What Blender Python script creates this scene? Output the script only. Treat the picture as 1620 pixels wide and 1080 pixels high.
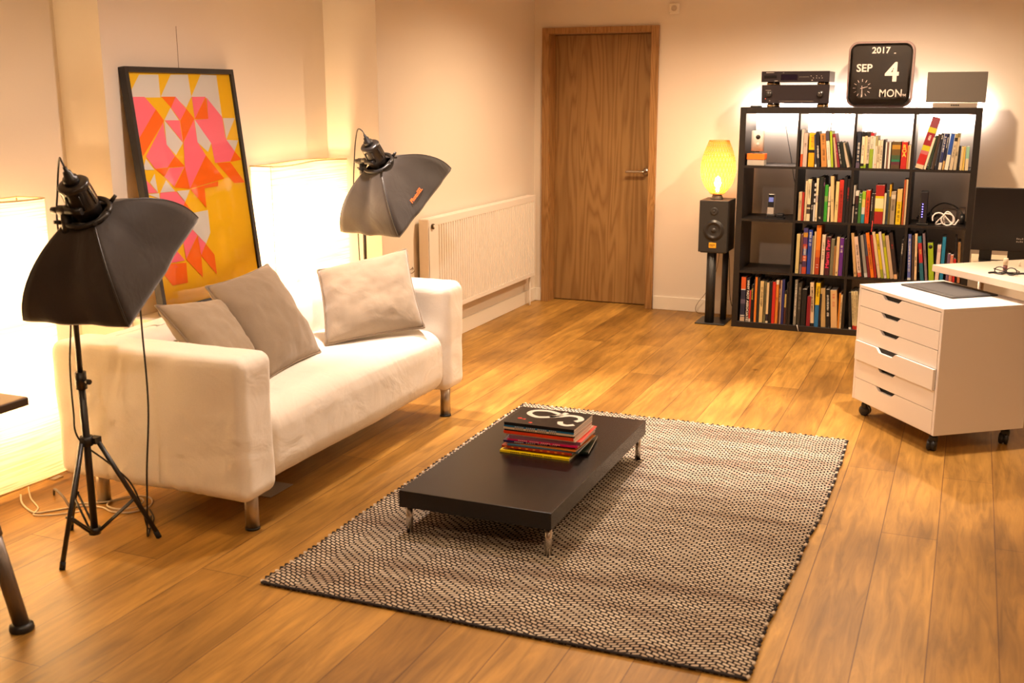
import bpy, bmesh, math, random
from mathutils import Vector, Matrix, noise
random.seed(7)
PI = math.pi
for _o in list(bpy.data.objects): bpy.data.objects.remove(_o)
SC = bpy.context.scene
COL = SC.collection

# ------------------------------------------------------------------ camera
def srgb(h):
    h = h.lstrip('#')
    if len(h) == 3: h = ''.join(c*2 for c in h)
    v = [int(h[i:i+2], 16)/255 for i in (0, 2, 4)]
    return tuple(c/12.92 if c <= .04045 else ((c+.055)/1.055)**2.4 for c in v)
cam = bpy.data.cameras.new('camera'); cam_o = bpy.data.objects.new('camera', cam); COL.objects.link(cam_o)
yaw, pitch, roll = 0.3960, 0.2233, -0.0017
fw = Vector((-math.sin(yaw)*math.cos(pitch), math.cos(yaw)*math.cos(pitch), -math.sin(pitch)))
rt = Vector((math.cos(yaw), math.sin(yaw), 0)); up = rt.cross(fw)
rt2 = math.cos(roll)*rt+math.sin(roll)*up; up2 = -math.sin(roll)*rt+math.cos(roll)*up
M = Matrix((rt2, up2, -fw)).transposed().to_4x4(); M.translation = (3.0527, -7.7436, 1.5574)
cam_o.matrix_world = M
cam.sensor_width = 36; cam.sensor_fit = 'HORIZONTAL'; cam.lens = 36*1723.21/1620
cam.clip_start = .05
cam.dof.use_dof = True; cam.dof.focus_distance = 5.6; cam.dof.aperture_fstop = 4.0
SC.camera = cam_o

# ------------------------------------------------------------------ world, exposure
SC.view_settings.view_transform = 'Standard'; SC.view_settings.look = 'None'
SC.view_settings.gamma = 1.0; SC.view_settings.use_curve_mapping = False
SC.view_settings.exposure = 0.5
w = bpy.data.worlds.new('night'); SC.world = w; w.use_nodes = True
w.node_tree.nodes['Background'].inputs[0].default_value = (.02, .025, .04, 1)
w.node_tree.nodes['Background'].inputs[1].default_value = .3
SC.cycles.max_bounces = 8; SC.cycles.diffuse_bounces = 5; SC.cycles.use_denoising = True
SC.cycles.sample_clamp_indirect = 6.0

# ------------------------------------------------------------------ ceiling downlights plus added wide fill spots (2.5 m ceiling, out of frame)
WARM = (1.0, .735, .48); WARMER = (1.0, .67, .35); NEUT = (1.0, .80, .68)
def spot(name, loc, power, size, color=WARM, blend=.6, rad=.03, tilt=(0, 0)):
    l = bpy.data.lights.new(name, 'SPOT'); l.energy = power; l.color = color
    l.spot_size = math.radians(size); l.spot_blend = blend; l.shadow_soft_size = rad
    o = bpy.data.objects.new(name, l); o.location = loc; o.rotation_euler = (math.radians(tilt[0]), math.radians(tilt[1]), 0)
    COL.objects.link(o); return o
def point(name, loc, power, color=WARM, rad=.03, parent=None):
    l = bpy.data.lights.new(name, 'POINT'); l.energy = power; l.color = color; l.shadow_soft_size = rad
    o = bpy.data.objects.new(name, l); o.location = loc; COL.objects.link(o)
    if parent: o.parent = parent
    return o
SPOTS = [
    # x, y, watt, cone, colour
    (1.75, -2.80, 300, 52, NEUT),
    (0.34, -3.00, 230, 60, NEUT),
    (2.90, -2.75, 200, 56, NEUT),
    (1.30, -1.50, 120, 155, WARM),  # wide cones from here on: unseen fill added to brighten walls and room
    (2.60, -1.20, 130, 155, WARM),
    (4.40, -1.60, 75, 150, WARM),
    (1.15, -3.95, 85, 160, NEUT),
    (1.60, -5.30, 30, 140, WARM),
    (3.60, -4.60, 55, 140, WARM),
    (1.40, -6.80, 42, 140, WARM),
    (3.60, -6.80, 50, 140, WARM),
]
for i, (x, y, e, s, c) in enumerate(SPOTS):
    spot('downlight_and_fill', (x, y, 2.42), e, s, c, blend=.75, rad=.035)

# ------------------------------------------------------------------ material helpers
_M = {}
def nt(m): return m.node_tree.nodes, m.node_tree.links
def mat(name, col, rough=.6, metal=0.0, spec=.5, coat=0.0, emit=None, es=0.0, alpha=None):
    key = name
    if key in _M: return _M[key]
    m = bpy.data.materials.new(name); m.use_nodes = True
    b = m.node_tree.nodes['Principled BSDF']
    c = srgb(col) if isinstance(col, str) else col
    b.inputs['Base Color'].default_value = (*c, 1)
    b.inputs['Roughness'].default_value = rough
    b.inputs['Metallic'].default_value = metal
    b.inputs['Specular IOR Level'].default_value = spec
    b.inputs['Coat Weight'].default_value = coat
    if emit is not None:
        b.inputs['Emission Color'].default_value = (*(srgb(emit) if isinstance(emit, str) else emit), 1)
        b.inputs['Emission Strength'].default_value = es
    _M[key] = m
    return m
def add_noise(m, scale=40, amount=.12, bump=.1, dist=.002, stretch=(1, 1, 1), detail=4):
    """procedural grain: varies the base colour and bumps the surface"""
    n, l = nt(m); b = n['Principled BSDF']
    tc = n.new('ShaderNodeTexCoord'); mp = n.new('ShaderNodeMapping'); mp.inputs['Scale'].default_value = stretch
    no = n.new('ShaderNodeTexNoise'); no.inputs['Scale'].default_value = scale; no.inputs['Detail'].default_value = detail
    l.new(tc.outputs['Object'], mp.inputs[0]); l.new(mp.outputs[0], no.inputs['Vector'])
    base = b.inputs['Base Color'].default_value[:]
    mx = n.new('ShaderNodeMix'); mx.data_type = 'RGBA'
    mx.inputs[6].default_value = tuple(c*(1-amount) for c in base[:3])+(1,)
    mx.inputs[7].default_value = tuple(min(1, c*(1+amount)) for c in base[:3])+(1,)
    l.new(no.outputs['Fac'], mx.inputs[0]); l.new(mx.outputs[2], b.inputs['Base Color'])
    if bump:
        bp = n.new('ShaderNodeBump'); bp.inputs['Strength'].default_value = bump; bp.inputs['Distance'].default_value = dist
        l.new(no.outputs['Fac'], bp.inputs['Height']); l.new(bp.outputs[0], b.inputs['Normal'])
    return m

def floor_mat():
    m = bpy.data.materials.new('oak_planks'); m.use_nodes = True; n, l = nt(m); b = n['Principled BSDF']
    tc = n.new('ShaderNodeTexCoord'); mp = n.new('ShaderNodeMapping')
    mp.inputs['Rotation'].default_value = (0, 0, PI/2); mp.inputs['Location'].default_value = (0, -.01, 0)
    l.new(tc.outputs['Object'], mp.inputs[0])
    br = n.new('ShaderNodeTexBrick'); l.new(mp.outputs[0], br.inputs['Vector'])
    br.inputs['Scale'].default_value = 1; br.inputs['Brick Width'].default_value = 1.9; br.inputs['Row Height'].default_value = .19
    br.inputs['Mortar Size'].default_value = .0016; br.inputs['Mortar Smooth'].default_value = .1; br.offset = .37; br.squash = 1
    br.inputs['Color1'].default_value = (.47, .265, .062, 1); br.inputs['Color2'].default_value = (.275, .140, .028, 1)
    br.inputs['Mortar'].default_value = (.14, .06, .02, 1); br.inputs['Bias'].default_value = -.05
    # grain stretched along y
    mp2 = n.new('ShaderNodeMapping'); mp2.inputs['Scale'].default_value = (9, .9, 1); l.new(tc.outputs['Object'], mp2.inputs[0])
    no = n.new('ShaderNodeTexNoise'); no.inputs['Scale'].default_value = 3.2; no.inputs['Detail'].default_value = 8; no.inputs['Roughness'].default_value = .62; no.inputs['Distortion'].default_value = .9
    l.new(mp2.outputs[0], no.inputs['Vector'])
    cr = n.new('ShaderNodeValToRGB'); cr.color_ramp.elements[0].position = .32; cr.color_ramp.elements[0].color = (.62, .58, .52, 1)
    cr.color_ramp.elements[1].position = .68; cr.color_ramp.elements[1].color = (1.15, 1.12, 1.05, 1)
    l.new(no.outputs['Fac'], cr.inputs[0])
    mx = n.new('ShaderNodeMix'); mx.data_type = 'RGBA'; mx.blend_type = 'MULTIPLY'; mx.inputs[0].default_value = 1
    l.new(br.outputs['Color'], mx.inputs[6]); l.new(cr.outputs[0], mx.inputs[7])
    # cloudy blotches + knots
    mp3 = n.new('ShaderNodeMapping'); mp3.inputs['Scale'].default_value = (2.6, 1.0, 1); l.new(tc.outputs['Object'], mp3.inputs[0])
    n2 = n.new('ShaderNodeTexNoise'); n2.inputs['Scale'].default_value = 1.7; n2.inputs['Detail'].default_value = 3; l.new(mp3.outputs[0], n2.inputs['Vector'])
    cr2 = n.new('ShaderNodeValToRGB'); cr2.color_ramp.elements[0].position = .35; cr2.color_ramp.elements[0].color = (.70, .66, .60, 1)
    cr2.color_ramp.elements[1].position = .62; cr2.color_ramp.elements[1].color = (1.08, 1.06, 1.0, 1)
    l.new(n2.outputs['Fac'], cr2.inputs[0])
    mx2 = n.new('ShaderNodeMix'); mx2.data_type = 'RGBA'; mx2.blend_type = 'MULTIPLY'; mx2.inputs[0].default_value = 1
    l.new(mx.outputs[2], mx2.inputs[6]); l.new(cr2.outputs[0], mx2.inputs[7])
    vo = n.new('ShaderNodeTexVoronoi'); vo.inputs['Scale'].default_value = 1.35; mp4 = n.new('ShaderNodeMapping'); mp4.inputs['Scale'].default_value = (1.6, 1, 1)
    l.new(tc.outputs['Object'], mp4.inputs[0]); l.new(mp4.outputs[0], vo.inputs['Vector'])
    cr3 = n.new('ShaderNodeValToRGB'); cr3.color_ramp.elements[0].position = .012; cr3.color_ramp.elements[0].color = (.25, .2, .15, 1)
    cr3.color_ramp.elements[1].position = .045; cr3.color_ramp.elements[1].color = (1, 1, 1, 1); l.new(vo.outputs['Distance'], cr3.inputs[0])
    mx3 = n.new('ShaderNodeMix'); mx3.data_type = 'RGBA'; mx3.blend_type = 'MULTIPLY'; mx3.inputs[0].default_value = .8
    l.new(mx2.outputs[2], mx3.inputs[6]); l.new(cr3.outputs[0], mx3.inputs[7]); l.new(mx3.outputs[2], b.inputs['Base Color'])
    b.inputs['Roughness'].default_value = .42; b.inputs['Specular IOR Level'].default_value = .35
    bp = n.new('ShaderNodeBump'); bp.inputs['Strength'].default_value = .25; bp.inputs['Distance'].default_value = .002
    l.new(br.outputs['Fac'], bp.inputs['Height']); bp.invert = True; l.new(bp.outputs[0], b.inputs['Normal'])
    return m

def oak_mat(name, c1, c2, ring=1.0):
    """vertical-grain oak veneer with cathedral arches"""
    m = bpy.data.materials.new(name); m.use_nodes = True; n, l = nt(m); b = n['Principled BSDF']
    tc = n.new('ShaderNodeTexCoord'); mp = n.new('ShaderNodeMapping'); mp.inputs['Scale'].default_value = (1, 1, .09)
    l.new(tc.outputs['Object'], mp.inputs[0])
    n0 = n.new('ShaderNodeTexNoise'); n0.inputs['Scale'].default_value = 5.0*ring; n0.inputs['Detail'].default_value = 2; n0.inputs['Distortion'].default_value = .4
    l.new(mp.outputs[0], n0.inputs['Vector'])
    ma = n.new('ShaderNodeMath'); ma.operation = 'MULTIPLY'; ma.inputs[1].default_value = 26; l.new(n0.outputs['Fac'], ma.inputs[0])
    fr = n.new('ShaderNodeMath'); fr.operation = 'PINGPONG'; fr.inputs[1].default_value = 1; l.new(ma.outputs[0], fr.inputs[0])
    mp2 = n.new('ShaderNodeMapping'); mp2.inputs['Scale'].default_value = (1, 1, .035); l.new(tc.outputs['Object'], mp2.inputs[0])
    n1 = n.new('ShaderNodeTexNoise'); n1.inputs['Scale'].default_value = 150; n1.inputs['Detail'].default_value = 3; l.new(mp2.outputs[0], n1.inputs['Vector'])
    mi = n.new('ShaderNodeMix'); mi.inputs[0].default_value = .5; l.new(fr.outputs[0], mi.inputs[2]); l.new(n1.outputs['Fac'], mi.inputs[3])
    cr = n.new('ShaderNodeValToRGB'); cr.color_ramp.elements[0].position = .22; cr.color_ramp.elements[0].color = (*c2, 1)
    cr.color_ramp.elements[1].position = .62; cr.color_ramp.elements[1].color = (*c1, 1); l.new(mi.outputs[0], cr.inputs[0])
    l.new(cr.outputs[0], b.inputs['Base Color']); b.inputs['Roughness'].default_value = .45; b.inputs['Specular IOR Level'].default_value = .4
    return m

def rug_mat():
    m = bpy.data.materials.new('woven_wool'); m.use_nodes = True; n, l = nt(m); b = n['Principled BSDF']
    tc = n.new('ShaderNodeTexCoord')
    nz = n.new('ShaderNodeTexNoise'); nz.inputs['Scale'].default_value = 9; nz.inputs['Detail'].default_value = 3; l.new(tc.outputs['Object'], nz.inputs['Vector'])
    sc = n.new('ShaderNodeVectorMath'); sc.operation = 'SCALE'; sc.inputs[3].default_value = .022; l.new(nz.outputs['Color'], sc.inputs[0])
    ad = n.new('ShaderNodeVectorMath'); ad.operation = 'ADD'; l.new(tc.outputs['Object'], ad.inputs[0]); l.new(sc.outputs[0], ad.inputs[1])
    sx = n.new('ShaderNodeSeparateXYZ'); l.new(ad.outputs[0], sx.inputs[0])
    pp = n.new('ShaderNodeMath'); pp.operation = 'PINGPONG'; pp.inputs[1].default_value = .105; l.new(sx.outputs[0], pp.inputs[0])
    mu = n.new('ShaderNodeMath'); mu.operation = 'MULTIPLY_ADD'; mu.inputs[1].default_value = .42; l.new(pp.outputs[0], mu.inputs[0]); l.new(sx.outputs[1], mu.inputs[2])
    cb = n.new('ShaderNodeCombineXYZ'); l.new(sx.outputs[0], cb.inputs[0]); l.new(mu.outputs[0], cb.inputs[1])
    br = n.new('ShaderNodeTexBrick'); l.new(cb.outputs[0], br.inputs['Vector'])
    br.inputs['Scale'].default_value = 1; br.inputs['Brick Width'].default_value = .026; br.inputs['Row Height'].default_value = .0155
    br.inputs['Mortar Size'].default_value = .0040; br.inputs['Mortar Smooth'].default_value = .5; br.offset = .5
    br.inputs['Color1'].default_value = (.66, .58, .47, 1); br.inputs['Color2'].default_value = (.54, .45, .34, 1); br.inputs['Mortar'].default_value = (.016, .012, .014, 1)
    # bands of worn / darker yarn across the weave
    mp = n.new('ShaderNodeMapping'); mp.inputs['Scale'].default_value = (.7, 5.5, 1); l.new(tc.outputs['Object'], mp.inputs[0])
    n2 = n.new('ShaderNodeTexNoise'); n2.inputs['Scale'].default_value = 1.6; n2.inputs['Detail'].default_value = 4; l.new(mp.outputs[0], n2.inputs['Vector'])
    cr = n.new('ShaderNodeValToRGB'); cr.color_ramp.elements[0].position = .36; cr.color_ramp.elements[0].color = (.66, .57, .52, 1)
    cr.color_ramp.elements[1].position = .58; cr.color_ramp.elements[1].color = (1.05, 1.03, 1.0, 1); l.new(n2.outputs['Fac'], cr.inputs[0])
    mx = n.new('ShaderNodeMix'); mx.data_type = 'RGBA'; mx.blend_type = 'MULTIPLY'; mx.inputs[0].default_value = 1
    l.new(br.outputs['Color'], mx.inputs[6]); l.new(cr.outputs[0], mx.inputs[7]); l.new(mx.outputs[2], b.inputs['Base Color'])
    b.inputs['Roughness'].default_value = .95; b.inputs['Specular IOR Level'].default_value = .1
    bp = n.new('ShaderNodeBump'); bp.inputs['Strength'].default_value = .8; bp.inputs['Distance'].default_value = .004; bp.invert = True
    l.new(br.outputs['Fac'], bp.inputs['Height']); l.new(bp.outputs[0], b.inputs['Normal'])
    return m

def fabric_mat(name, col, scale=900, rough=.9, wr=.25, wscale=7, wdist=.012, sheen=.3):
    m = bpy.data.materials.new(name); m.use_nodes = True; n, l = nt(m); b = n['Principled BSDF']
    c = srgb(col)
    b.inputs['Roughness'].default_value = rough; b.inputs['Specular IOR Level'].default_value = .15
    b.inputs['Sheen Weight'].default_value = sheen; b.inputs['Sheen Roughness'].default_value = .5
    tc = n.new('ShaderNodeTexCoord')
    a = n.new('ShaderNodeTexNoise'); a.inputs['Scale'].default_value = scale/3; a.inputs['Detail'].default_value = 2; l.new(tc.outputs['Object'], a.inputs['Vector'])
    d = n.new('ShaderNodeTexNoise'); d.inputs['Scale'].default_value = wscale; d.inputs['Detail'].default_value = 3; d.inputs['Distortion'].default_value = 1.2; l.new(tc.outputs['Object'], d.inputs['Vector'])
    mx = n.new('ShaderNodeMix'); mx.data_type = 'RGBA'; mx.inputs[6].default_value = tuple(k*.9 for k in c)+(1,); mx.inputs[7].default_value = tuple(min(1, k*1.07) for k in c)+(1,)
    l.new(a.outputs['Fac'], mx.inputs[0]); l.new(mx.outputs[2], b.inputs['Base Color'])
    b1 = n.new('ShaderNodeBump'); b1.inputs['Strength'].default_value = wr; b1.inputs['Distance'].default_value = wdist; l.new(d.outputs['Fac'], b1.inputs['Height'])
    b2 = n.new('ShaderNodeBump'); b2.inputs['Strength'].default_value = .15; b2.inputs['Distance'].default_value = .001; l.new(a.outputs['Fac'], b2.inputs['Height'])
    l.new(b1.outputs[0], b2.inputs['Normal']); l.new(b2.outputs[0], b.inputs['Normal'])
    return m

def paper_mat(name, es):
    """rice paper lit by the tubes inside: translucent, ribbed, giving off light"""
    m = bpy.data.materials.new(name); m.use_nodes = True; n, l = nt(m); n.remove(n['Principled BSDF']); out = n['Material Output']
    tc = n.new('ShaderNodeTexCoord'); wv = n.new('ShaderNodeTexNoise'); wv.inputs['Scale'].default_value = 6; wv.inputs['Detail'].default_value = 5
    mp = n.new('ShaderNodeMapping'); mp.inputs['Scale'].default_value = (.5, .5, 22); l.new(tc.outputs['Object'], mp.inputs[0]); l.new(mp.outputs[0], wv.inputs['Vector'])
    cr = n.new('ShaderNodeValToRGB'); cr.color_ramp.elements[0].position = .38; cr.color_ramp.elements[0].color = (.74, .66, .54, 1)
    cr.color_ramp.elements[1].position = .55; cr.color_ramp.elements[1].color = (.95, .90, .80, 1); l.new(wv.outputs['Fac'], cr.inputs[0])
    tr = n.new('ShaderNodeBsdfTranslucent'); df = n.new('ShaderNodeBsdfDiffuse'); em = n.new('ShaderNodeEmission')
    l.new(cr.outputs[0], tr.inputs[0]); l.new(cr.outputs[0], df.inputs[0])
    mc = n.new('ShaderNodeMix'); mc.data_type = 'RGBA'; mc.blend_type = 'MULTIPLY'; mc.inputs[0].default_value = 1; mc.inputs[7].default_value = (1, .66, .30, 1)
    l.new(cr.outputs[0], mc.inputs[6]); l.new(mc.outputs[2], em.inputs[0]); em.inputs[1].default_value = es
    mx = n.new('ShaderNodeMixShader'); mx.inputs[0].default_value = .7; l.new(df.outputs[0], mx.inputs[1]); l.new(tr.outputs[0], mx.inputs[2])
    ad = n.new('ShaderNodeAddShader'); l.new(mx.outputs[0], ad.inputs[0]); l.new(em.outputs[0], ad.inputs[1]); l.new(ad.outputs[0], out.inputs[0])
    return m

# ------------------------------------------------------------------ object helpers
def link(name, me, m=None, parent=None, smooth=False):
    o = bpy.data.objects.new(name, me); COL.objects.link(o)
    if m is not None:
        for k in (m if isinstance(m, (list, tuple)) else [m]): me.materials.append(k)
    if smooth:
        for p in me.polygons: p.use_smooth = True
    if parent: o.parent = parent
    return o
def obj(name, bm, m, parent=None, smooth=False):
    me = bpy.data.meshes.new(name); bm.to_mesh(me); bm.free()
    return link(name, me, m, parent, smooth)
def thing(name, label, cat, loc=(0, 0, 0), rotz=0, group=None):
    o = bpy.data.objects.new(name, None); COL.objects.link(o); o.empty_display_size = .05
    o.location = loc; o.rotation_euler = (0, 0, rotz)
    o['label'] = label; o['category'] = cat
    if group: o['group'] = group
    return o
def tag(o, label, cat, group=None):
    o['label'] = label; o['category'] = cat
    if group: o['group'] = group
    return o
def struct(o): o['kind'] = 'structure'; return o
def V(*a): return Vector(a)
def add_box(bm, lo, hi, mi=0, bev=0.0, seg=2, mtx=None):
    lo, hi = Vector(lo), Vector(hi); c = (lo+hi)/2; s = hi-lo
    r = bmesh.ops.create_cube(bm, size=1, matrix=Matrix.Translation(c) @ Matrix.Diagonal((*s, 1)))
    vs = r['verts']
    fs = set(f for v in vs for f in v.link_faces)
    for f in fs: f.material_index = mi
    if bev > 0:
        es = list(set(e for v in vs for e in v.link_edges))
        rr = bmesh.ops.bevel(bm, geom=es, offset=bev, segments=seg, profile=.5, affect='EDGES')
        vs = list(set(rr['verts']) | set(v for v in vs if v.is_valid))
        for f in rr['faces']: f.material_index = mi
    if mtx is not None: bmesh.ops.transform(bm, matrix=mtx, verts=[v for v in vs if v.is_valid])
    return vs
def box(name, lo, hi, m, parent=None, bev=.0, seg=2, smooth=False):
    bm = bmesh.new(); add_box(bm, lo, hi, 0, bev, seg); return obj(name, bm, m, parent, smooth)
def frame_from(d):
    d = Vector(d).normalized(); a = V(0, 0, 1) if abs(d.z) < .95 else V(1, 0, 0)
    u = d.cross(a).normalized(); return d, u, d.cross(u).normalized()
def add_cyl(bm, a, b, r1, r2=None, n=20, mi=0, caps=True):
    a, b = Vector(a), Vector(b); r2 = r1 if r2 is None else r2
    d, u, v = frame_from(b-a)
    A = [bm.verts.new(a+r1*(math.cos(2*PI*i/n)*u+math.sin(2*PI*i/n)*v)) for i in range(n)]
    B = [bm.verts.new(b+r2*(math.cos(2*PI*i/n)*u+math.sin(2*PI*i/n)*v)) for i in range(n)]
    for i in range(n):
        f = bm.faces.new((A[i], A[(i+1) % n], B[(i+1) % n], B[i])); f.material_index = mi; f.smooth = True
    if caps:
        f = bm.faces.new(A[::-1]); f.material_index = mi
        f = bm.faces.new(B); f.material_index = mi
def cyl(name, a, b, r, m, parent=None, r2=None, n=20):
    bm = bmesh.new(); add_cyl(bm, a, b, r, r2, n); return obj(name, bm, m, parent)
def smooth_path(pts, sub=6):
    P = [Vector(p) for p in pts]; out = []
    for i in range(len(P)-1):
        p0 = P[max(i-1, 0)]; p1 = P[i]; p2 = P[i+1]; p3 = P[min(i+2, len(P)-1)]
        for k in range(sub):
            t = k/sub
            out.append(.5*((2*p1)+(-p0+p2)*t+(2*p0-5*p1+4*p2-p3)*t*t+(-p0+3*p1-3*p2+p3)*t**3))
    out.append(P[-1]); return out
def add_tube(bm, pts, r, n=8, sub=6, mi=0, flat=None):
    P = smooth_path(pts, sub) if sub > 1 else [Vector(p) for p in pts]
    prev = None; rings = []
    for i, p in enumerate(P):
        d = (P[min(i+1, len(P)-1)]-P[max(i-1, 0)])
        if d.length < 1e-9: d = V(0, 0, 1)
        d.normalize()
        if prev is None: _, u, _ = frame_from(d)
        else:
            u = prev-d*prev.dot(d)
            if u.length < 1e-6: _, u, _ = frame_from(d)
            u.normalize()
        prev = u; v = d.cross(u)
        rings.append([bm.verts.new(p+r*(math.cos(2*PI*k/n)*u+math.sin(2*PI*k/n)*v)) for k in range(n)])
    for a, b in zip(rings, rings[1:]):
        for k in range(n):
            f = bm.faces.new((a[k], a[(k+1) % n], b[(k+1) % n], b[k])); f.smooth = True; f.material_index = mi
    f = bm.faces.new(rings[0][::-1]); f.material_index = mi
    f = bm.faces.new(rings[-1]); f.material_index = mi
def tube(name, pts, r, m, parent=None, n=8, sub=6):
    bm = bmesh.new(); add_tube(bm, pts, r, n, sub); return obj(name, bm, m, parent)
def add_lathe(bm, prof, c=(0, 0, 0), n=32, axis='z', mi=0, cap=True):
    """prof: list of (radius, height)"""
    c = Vector(c); rings = []
    def P(r, h, a):
        x, y = r*math.cos(a), r*math.sin(a)
        return c+(V(x, y, h) if axis == 'z' else V(x, h, y) if axis == 'y' else V(h, x, y))
    for r, h in prof: rings.append([bm.verts.new(P(max(r, 1e-5), h, 2*PI*k/n)) for k in range(n)])
    for a, b in zip(rings, rings[1:]):
        for k in range(n):
            f = bm.faces.new((a[k], a[(k+1) % n], b[(k+1) % n], b[k])); f.smooth = True; f.material_index = mi
    if cap:
        for rg in (rings[0], rings[-1]):
            f = bm.faces.new(rg); f.material_index = mi
    bmesh.ops.recalc_face_normals(bm, faces=bm.faces[:])
def lathe(name, prof, m, parent=None, c=(0, 0, 0), n=32, axis='z', cap=True):
    bm = bmesh.new(); add_lathe(bm, prof, c, n, axis, 0, cap); return obj(name, bm, m, parent)
def add_poly(bm, pts, mi=0):
    f = bm.faces.new([bm.verts.new(Vector(p)) for p in pts]); f.material_index = mi; return f
def add_prism(bm, pts2, z0, z1, mi=0, plane='xy'):
    def P(a, b, h): return V(a, b, h) if plane == 'xy' else V(a, h, b) if plane == 'xz' else V(h, a, b)
    A = [bm.verts.new(P(a, b, z0)) for a, b in pts2]; B = [bm.verts.new(P(a, b, z1)) for a, b in pts2]
    n = len(pts2); fs = [bm.faces.new(A[::-1]), bm.faces.new(B)]
    for i in range(n): fs.append(bm.faces.new((A[i], A[(i+1) % n], B[(i+1) % n], B[i])))
    for f in fs: f.material_index = mi
    bmesh.ops.recalc_face_normals(bm, faces=bm.faces[:])
def soft_box(lo, hi, r, n=(24, 24, 24), disp=None):
    """dense rounded box: grid on a cube pulled onto a rounded box, with optional displacement disp(p, nrm)->Vector"""
    lo, hi = Vector(lo), Vector(hi); c = (lo+hi)/2; h = (hi-lo)/2
    rr = V(*(r if isinstance(r, (list, tuple)) else (r, r, r)))
    bm = bmesh.new(); cache = {}
    def vert(i, j, k):
        key = (i, j, k)
        if key in cache: return cache[key]
        def s(a, m, hh, ra):
            # denser sampling near the edges
            t = 2*a/m-1; return t*hh
        q = V(s(i, n[0], h.x, rr.x), s(j, n[1], h.y, rr.y), s(k, n[2], h.z, rr.z))
        inner = V(*[max(-(h[a]-rr[a]), min(h[a]-rr[a], q[a])) for a in range(3)])
        d = V(*[(q[a]-inner[a])/rr[a] for a in range(3)])
        if d.length > 1e-9:
            L = d.length; mxx = max(abs(d.x), abs(d.y), abs(d.z)); d = d/L*mxx
        p = inner+V(*[d[a]*rr[a] for a in range(3)])
        nn = V(*[d[a]/rr[a] for a in range(3)]); nn = nn.normalized() if nn.length > 1e-9 else V(0, 0, 1)
        p = c+p
        if disp: p = p+disp(p, nn)
        v = bm.verts.new(p); cache[key] = v; return v
    for ax in range(3):
        a, b = [x for x in range(3) if x != ax]
        for side in (0, n[ax]):
            for i in range(n[a]):
                for j in range(n[b]):
                    q = []
                    for (di, dj) in ((0, 0), (1, 0), (1, 1), (0, 1)):
                        idx = [0, 0, 0]; idx[ax] = side; idx[a] = i+di; idx[b] = j+dj; q.append(vert(*idx))
                    try: bm.faces.new(q)
                    except ValueError: pass
    bmesh.ops.recalc_face_normals(bm, faces=bm.faces[:])
    return bm
def text(name, s, size, m, parent, mtx, bold=.0, depth=.0004, align='LEFT', sx=1.0):
    cu = bpy.data.curves.new(name, 'FONT'); cu.body = s; cu.size = size; cu.extrude = depth; cu.offset = bold*size
    cu.align_x = align; cu.align_y = 'CENTER'; cu.resolution_u = 3
    t = bpy.data.objects.new(name, cu); COL.objects.link(t)
    dg = bpy.context.evaluated_depsgraph_get(); me = bpy.data.meshes.new_from_object(t.evaluated_get(dg))
    bpy.data.objects.remove(t); bpy.data.curves.remove(cu)
    me.transform(mtx @ Matrix.Diagonal((sx, 1, 1, 1)))
    return link(name, me, m, parent)
def basis(o, x, y):
    """matrix whose x and y axes are the given directions"""
    x = Vector(x).normalized(); y = Vector(y); y = (y-x*y.dot(x)).normalized(); z = x.cross(y)
    m = Matrix((x, y, z)).transposed().to_4x4(); m.translation = Vector(o); return m
def nz(p, s, seed=0): return noise.noise(Vector(p)*s+V(seed*7.1, seed*3.3, seed))

# ------------------------------------------------------------------ materials
WALL = add_noise(mat('wall_paint', (.74, .66, .56), .85, spec=.2), 300, .02, .05, .0006)
WHITE = mat('white_gloss_paint', (.78, .72, .62), .4)
CEIL = mat('ceiling_paint', (.80, .75, .68), .9, spec=.2)
FLOOR = floor_mat()
OAK = oak_mat('oak_veneer', (.32, .178, .060), (.215, .108, .032))
OAK2 = oak_mat('oak_frame', (.37, .195, .066), (.25, .12, .034), 2.2)
BRUSHED = mat('brushed_steel', (.55, .50, .44), .32, 1.0)
CHROME = mat('satin_steel', (.60, .56, .52), .25, 1.0)
BLACKP = mat('black_plastic', (.012, .011, .011), .38)
BLACKM = mat('black_metal', (.014, .012, .012), .35, spec=.6)
BLACKBROWN = add_noise(mat('blackbrown_veneer', (.012, .0085, .0075), .42), 60, .35, .08, .001, (1, 8, 8))
TABLEBLK = add_noise(mat('black_brown_lacquer', (.009, .006, .0055), .27, spec=.42), 80, .3, .03, .0006, (8, 1, 8))
CREAM = fabric_mat('cream_cotton_cover', 'f2ebe0', 900, .9, .26, 5, .028)
GREYF = fabric_mat('taupe_linen', '8c7c68', 1000, .95, .25, 9, .012)
GREYF2 = fabric_mat('pale_taupe_linen', '9a8a75', 1000, .95, .3, 8, .014)
PIPING = fabric_mat('taupe_piping', '85745f', 1000, .9, .1)

# ------------------------------------------------------------------ room
LX, Y1, D1, Y2, D2 = 0.0, -2.352, -.333, -4.074, -.575
RX, FY, CH = 5.4, -9.6, 2.5
fl = struct(box('floor', (-1.2, FY-.2, -.1), (RX+.2, .5, 0), FLOOR))
ce = struct(box('ceiling', (-1.2, FY-.2, CH), (RX+.2, .5, CH+.1), CEIL))
bm = bmesh.new()
add_prism(bm, [(-1.0, .3), (LX, .3), (LX, Y1), (D1, Y1), (D1, Y2), (D2, Y2), (D2, FY), (-1.0, FY)], 0, CH)
struct(obj('wall_left', bm, WALL))
DX0, DX1, DH = .108, .910, 2.0
bm = bmesh.new()
add_box(bm, (LX, 0, 0), (DX0, .3, CH)); add_box(bm, (DX1, 0, 0), (RX, .3, CH)); add_box(bm, (DX0, 0, DH), (DX1, .3, CH))
add_box(bm, (DX0, .16, 0), (DX1, .3, DH))
struct(obj('wall_back', bm, WALL))
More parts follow.
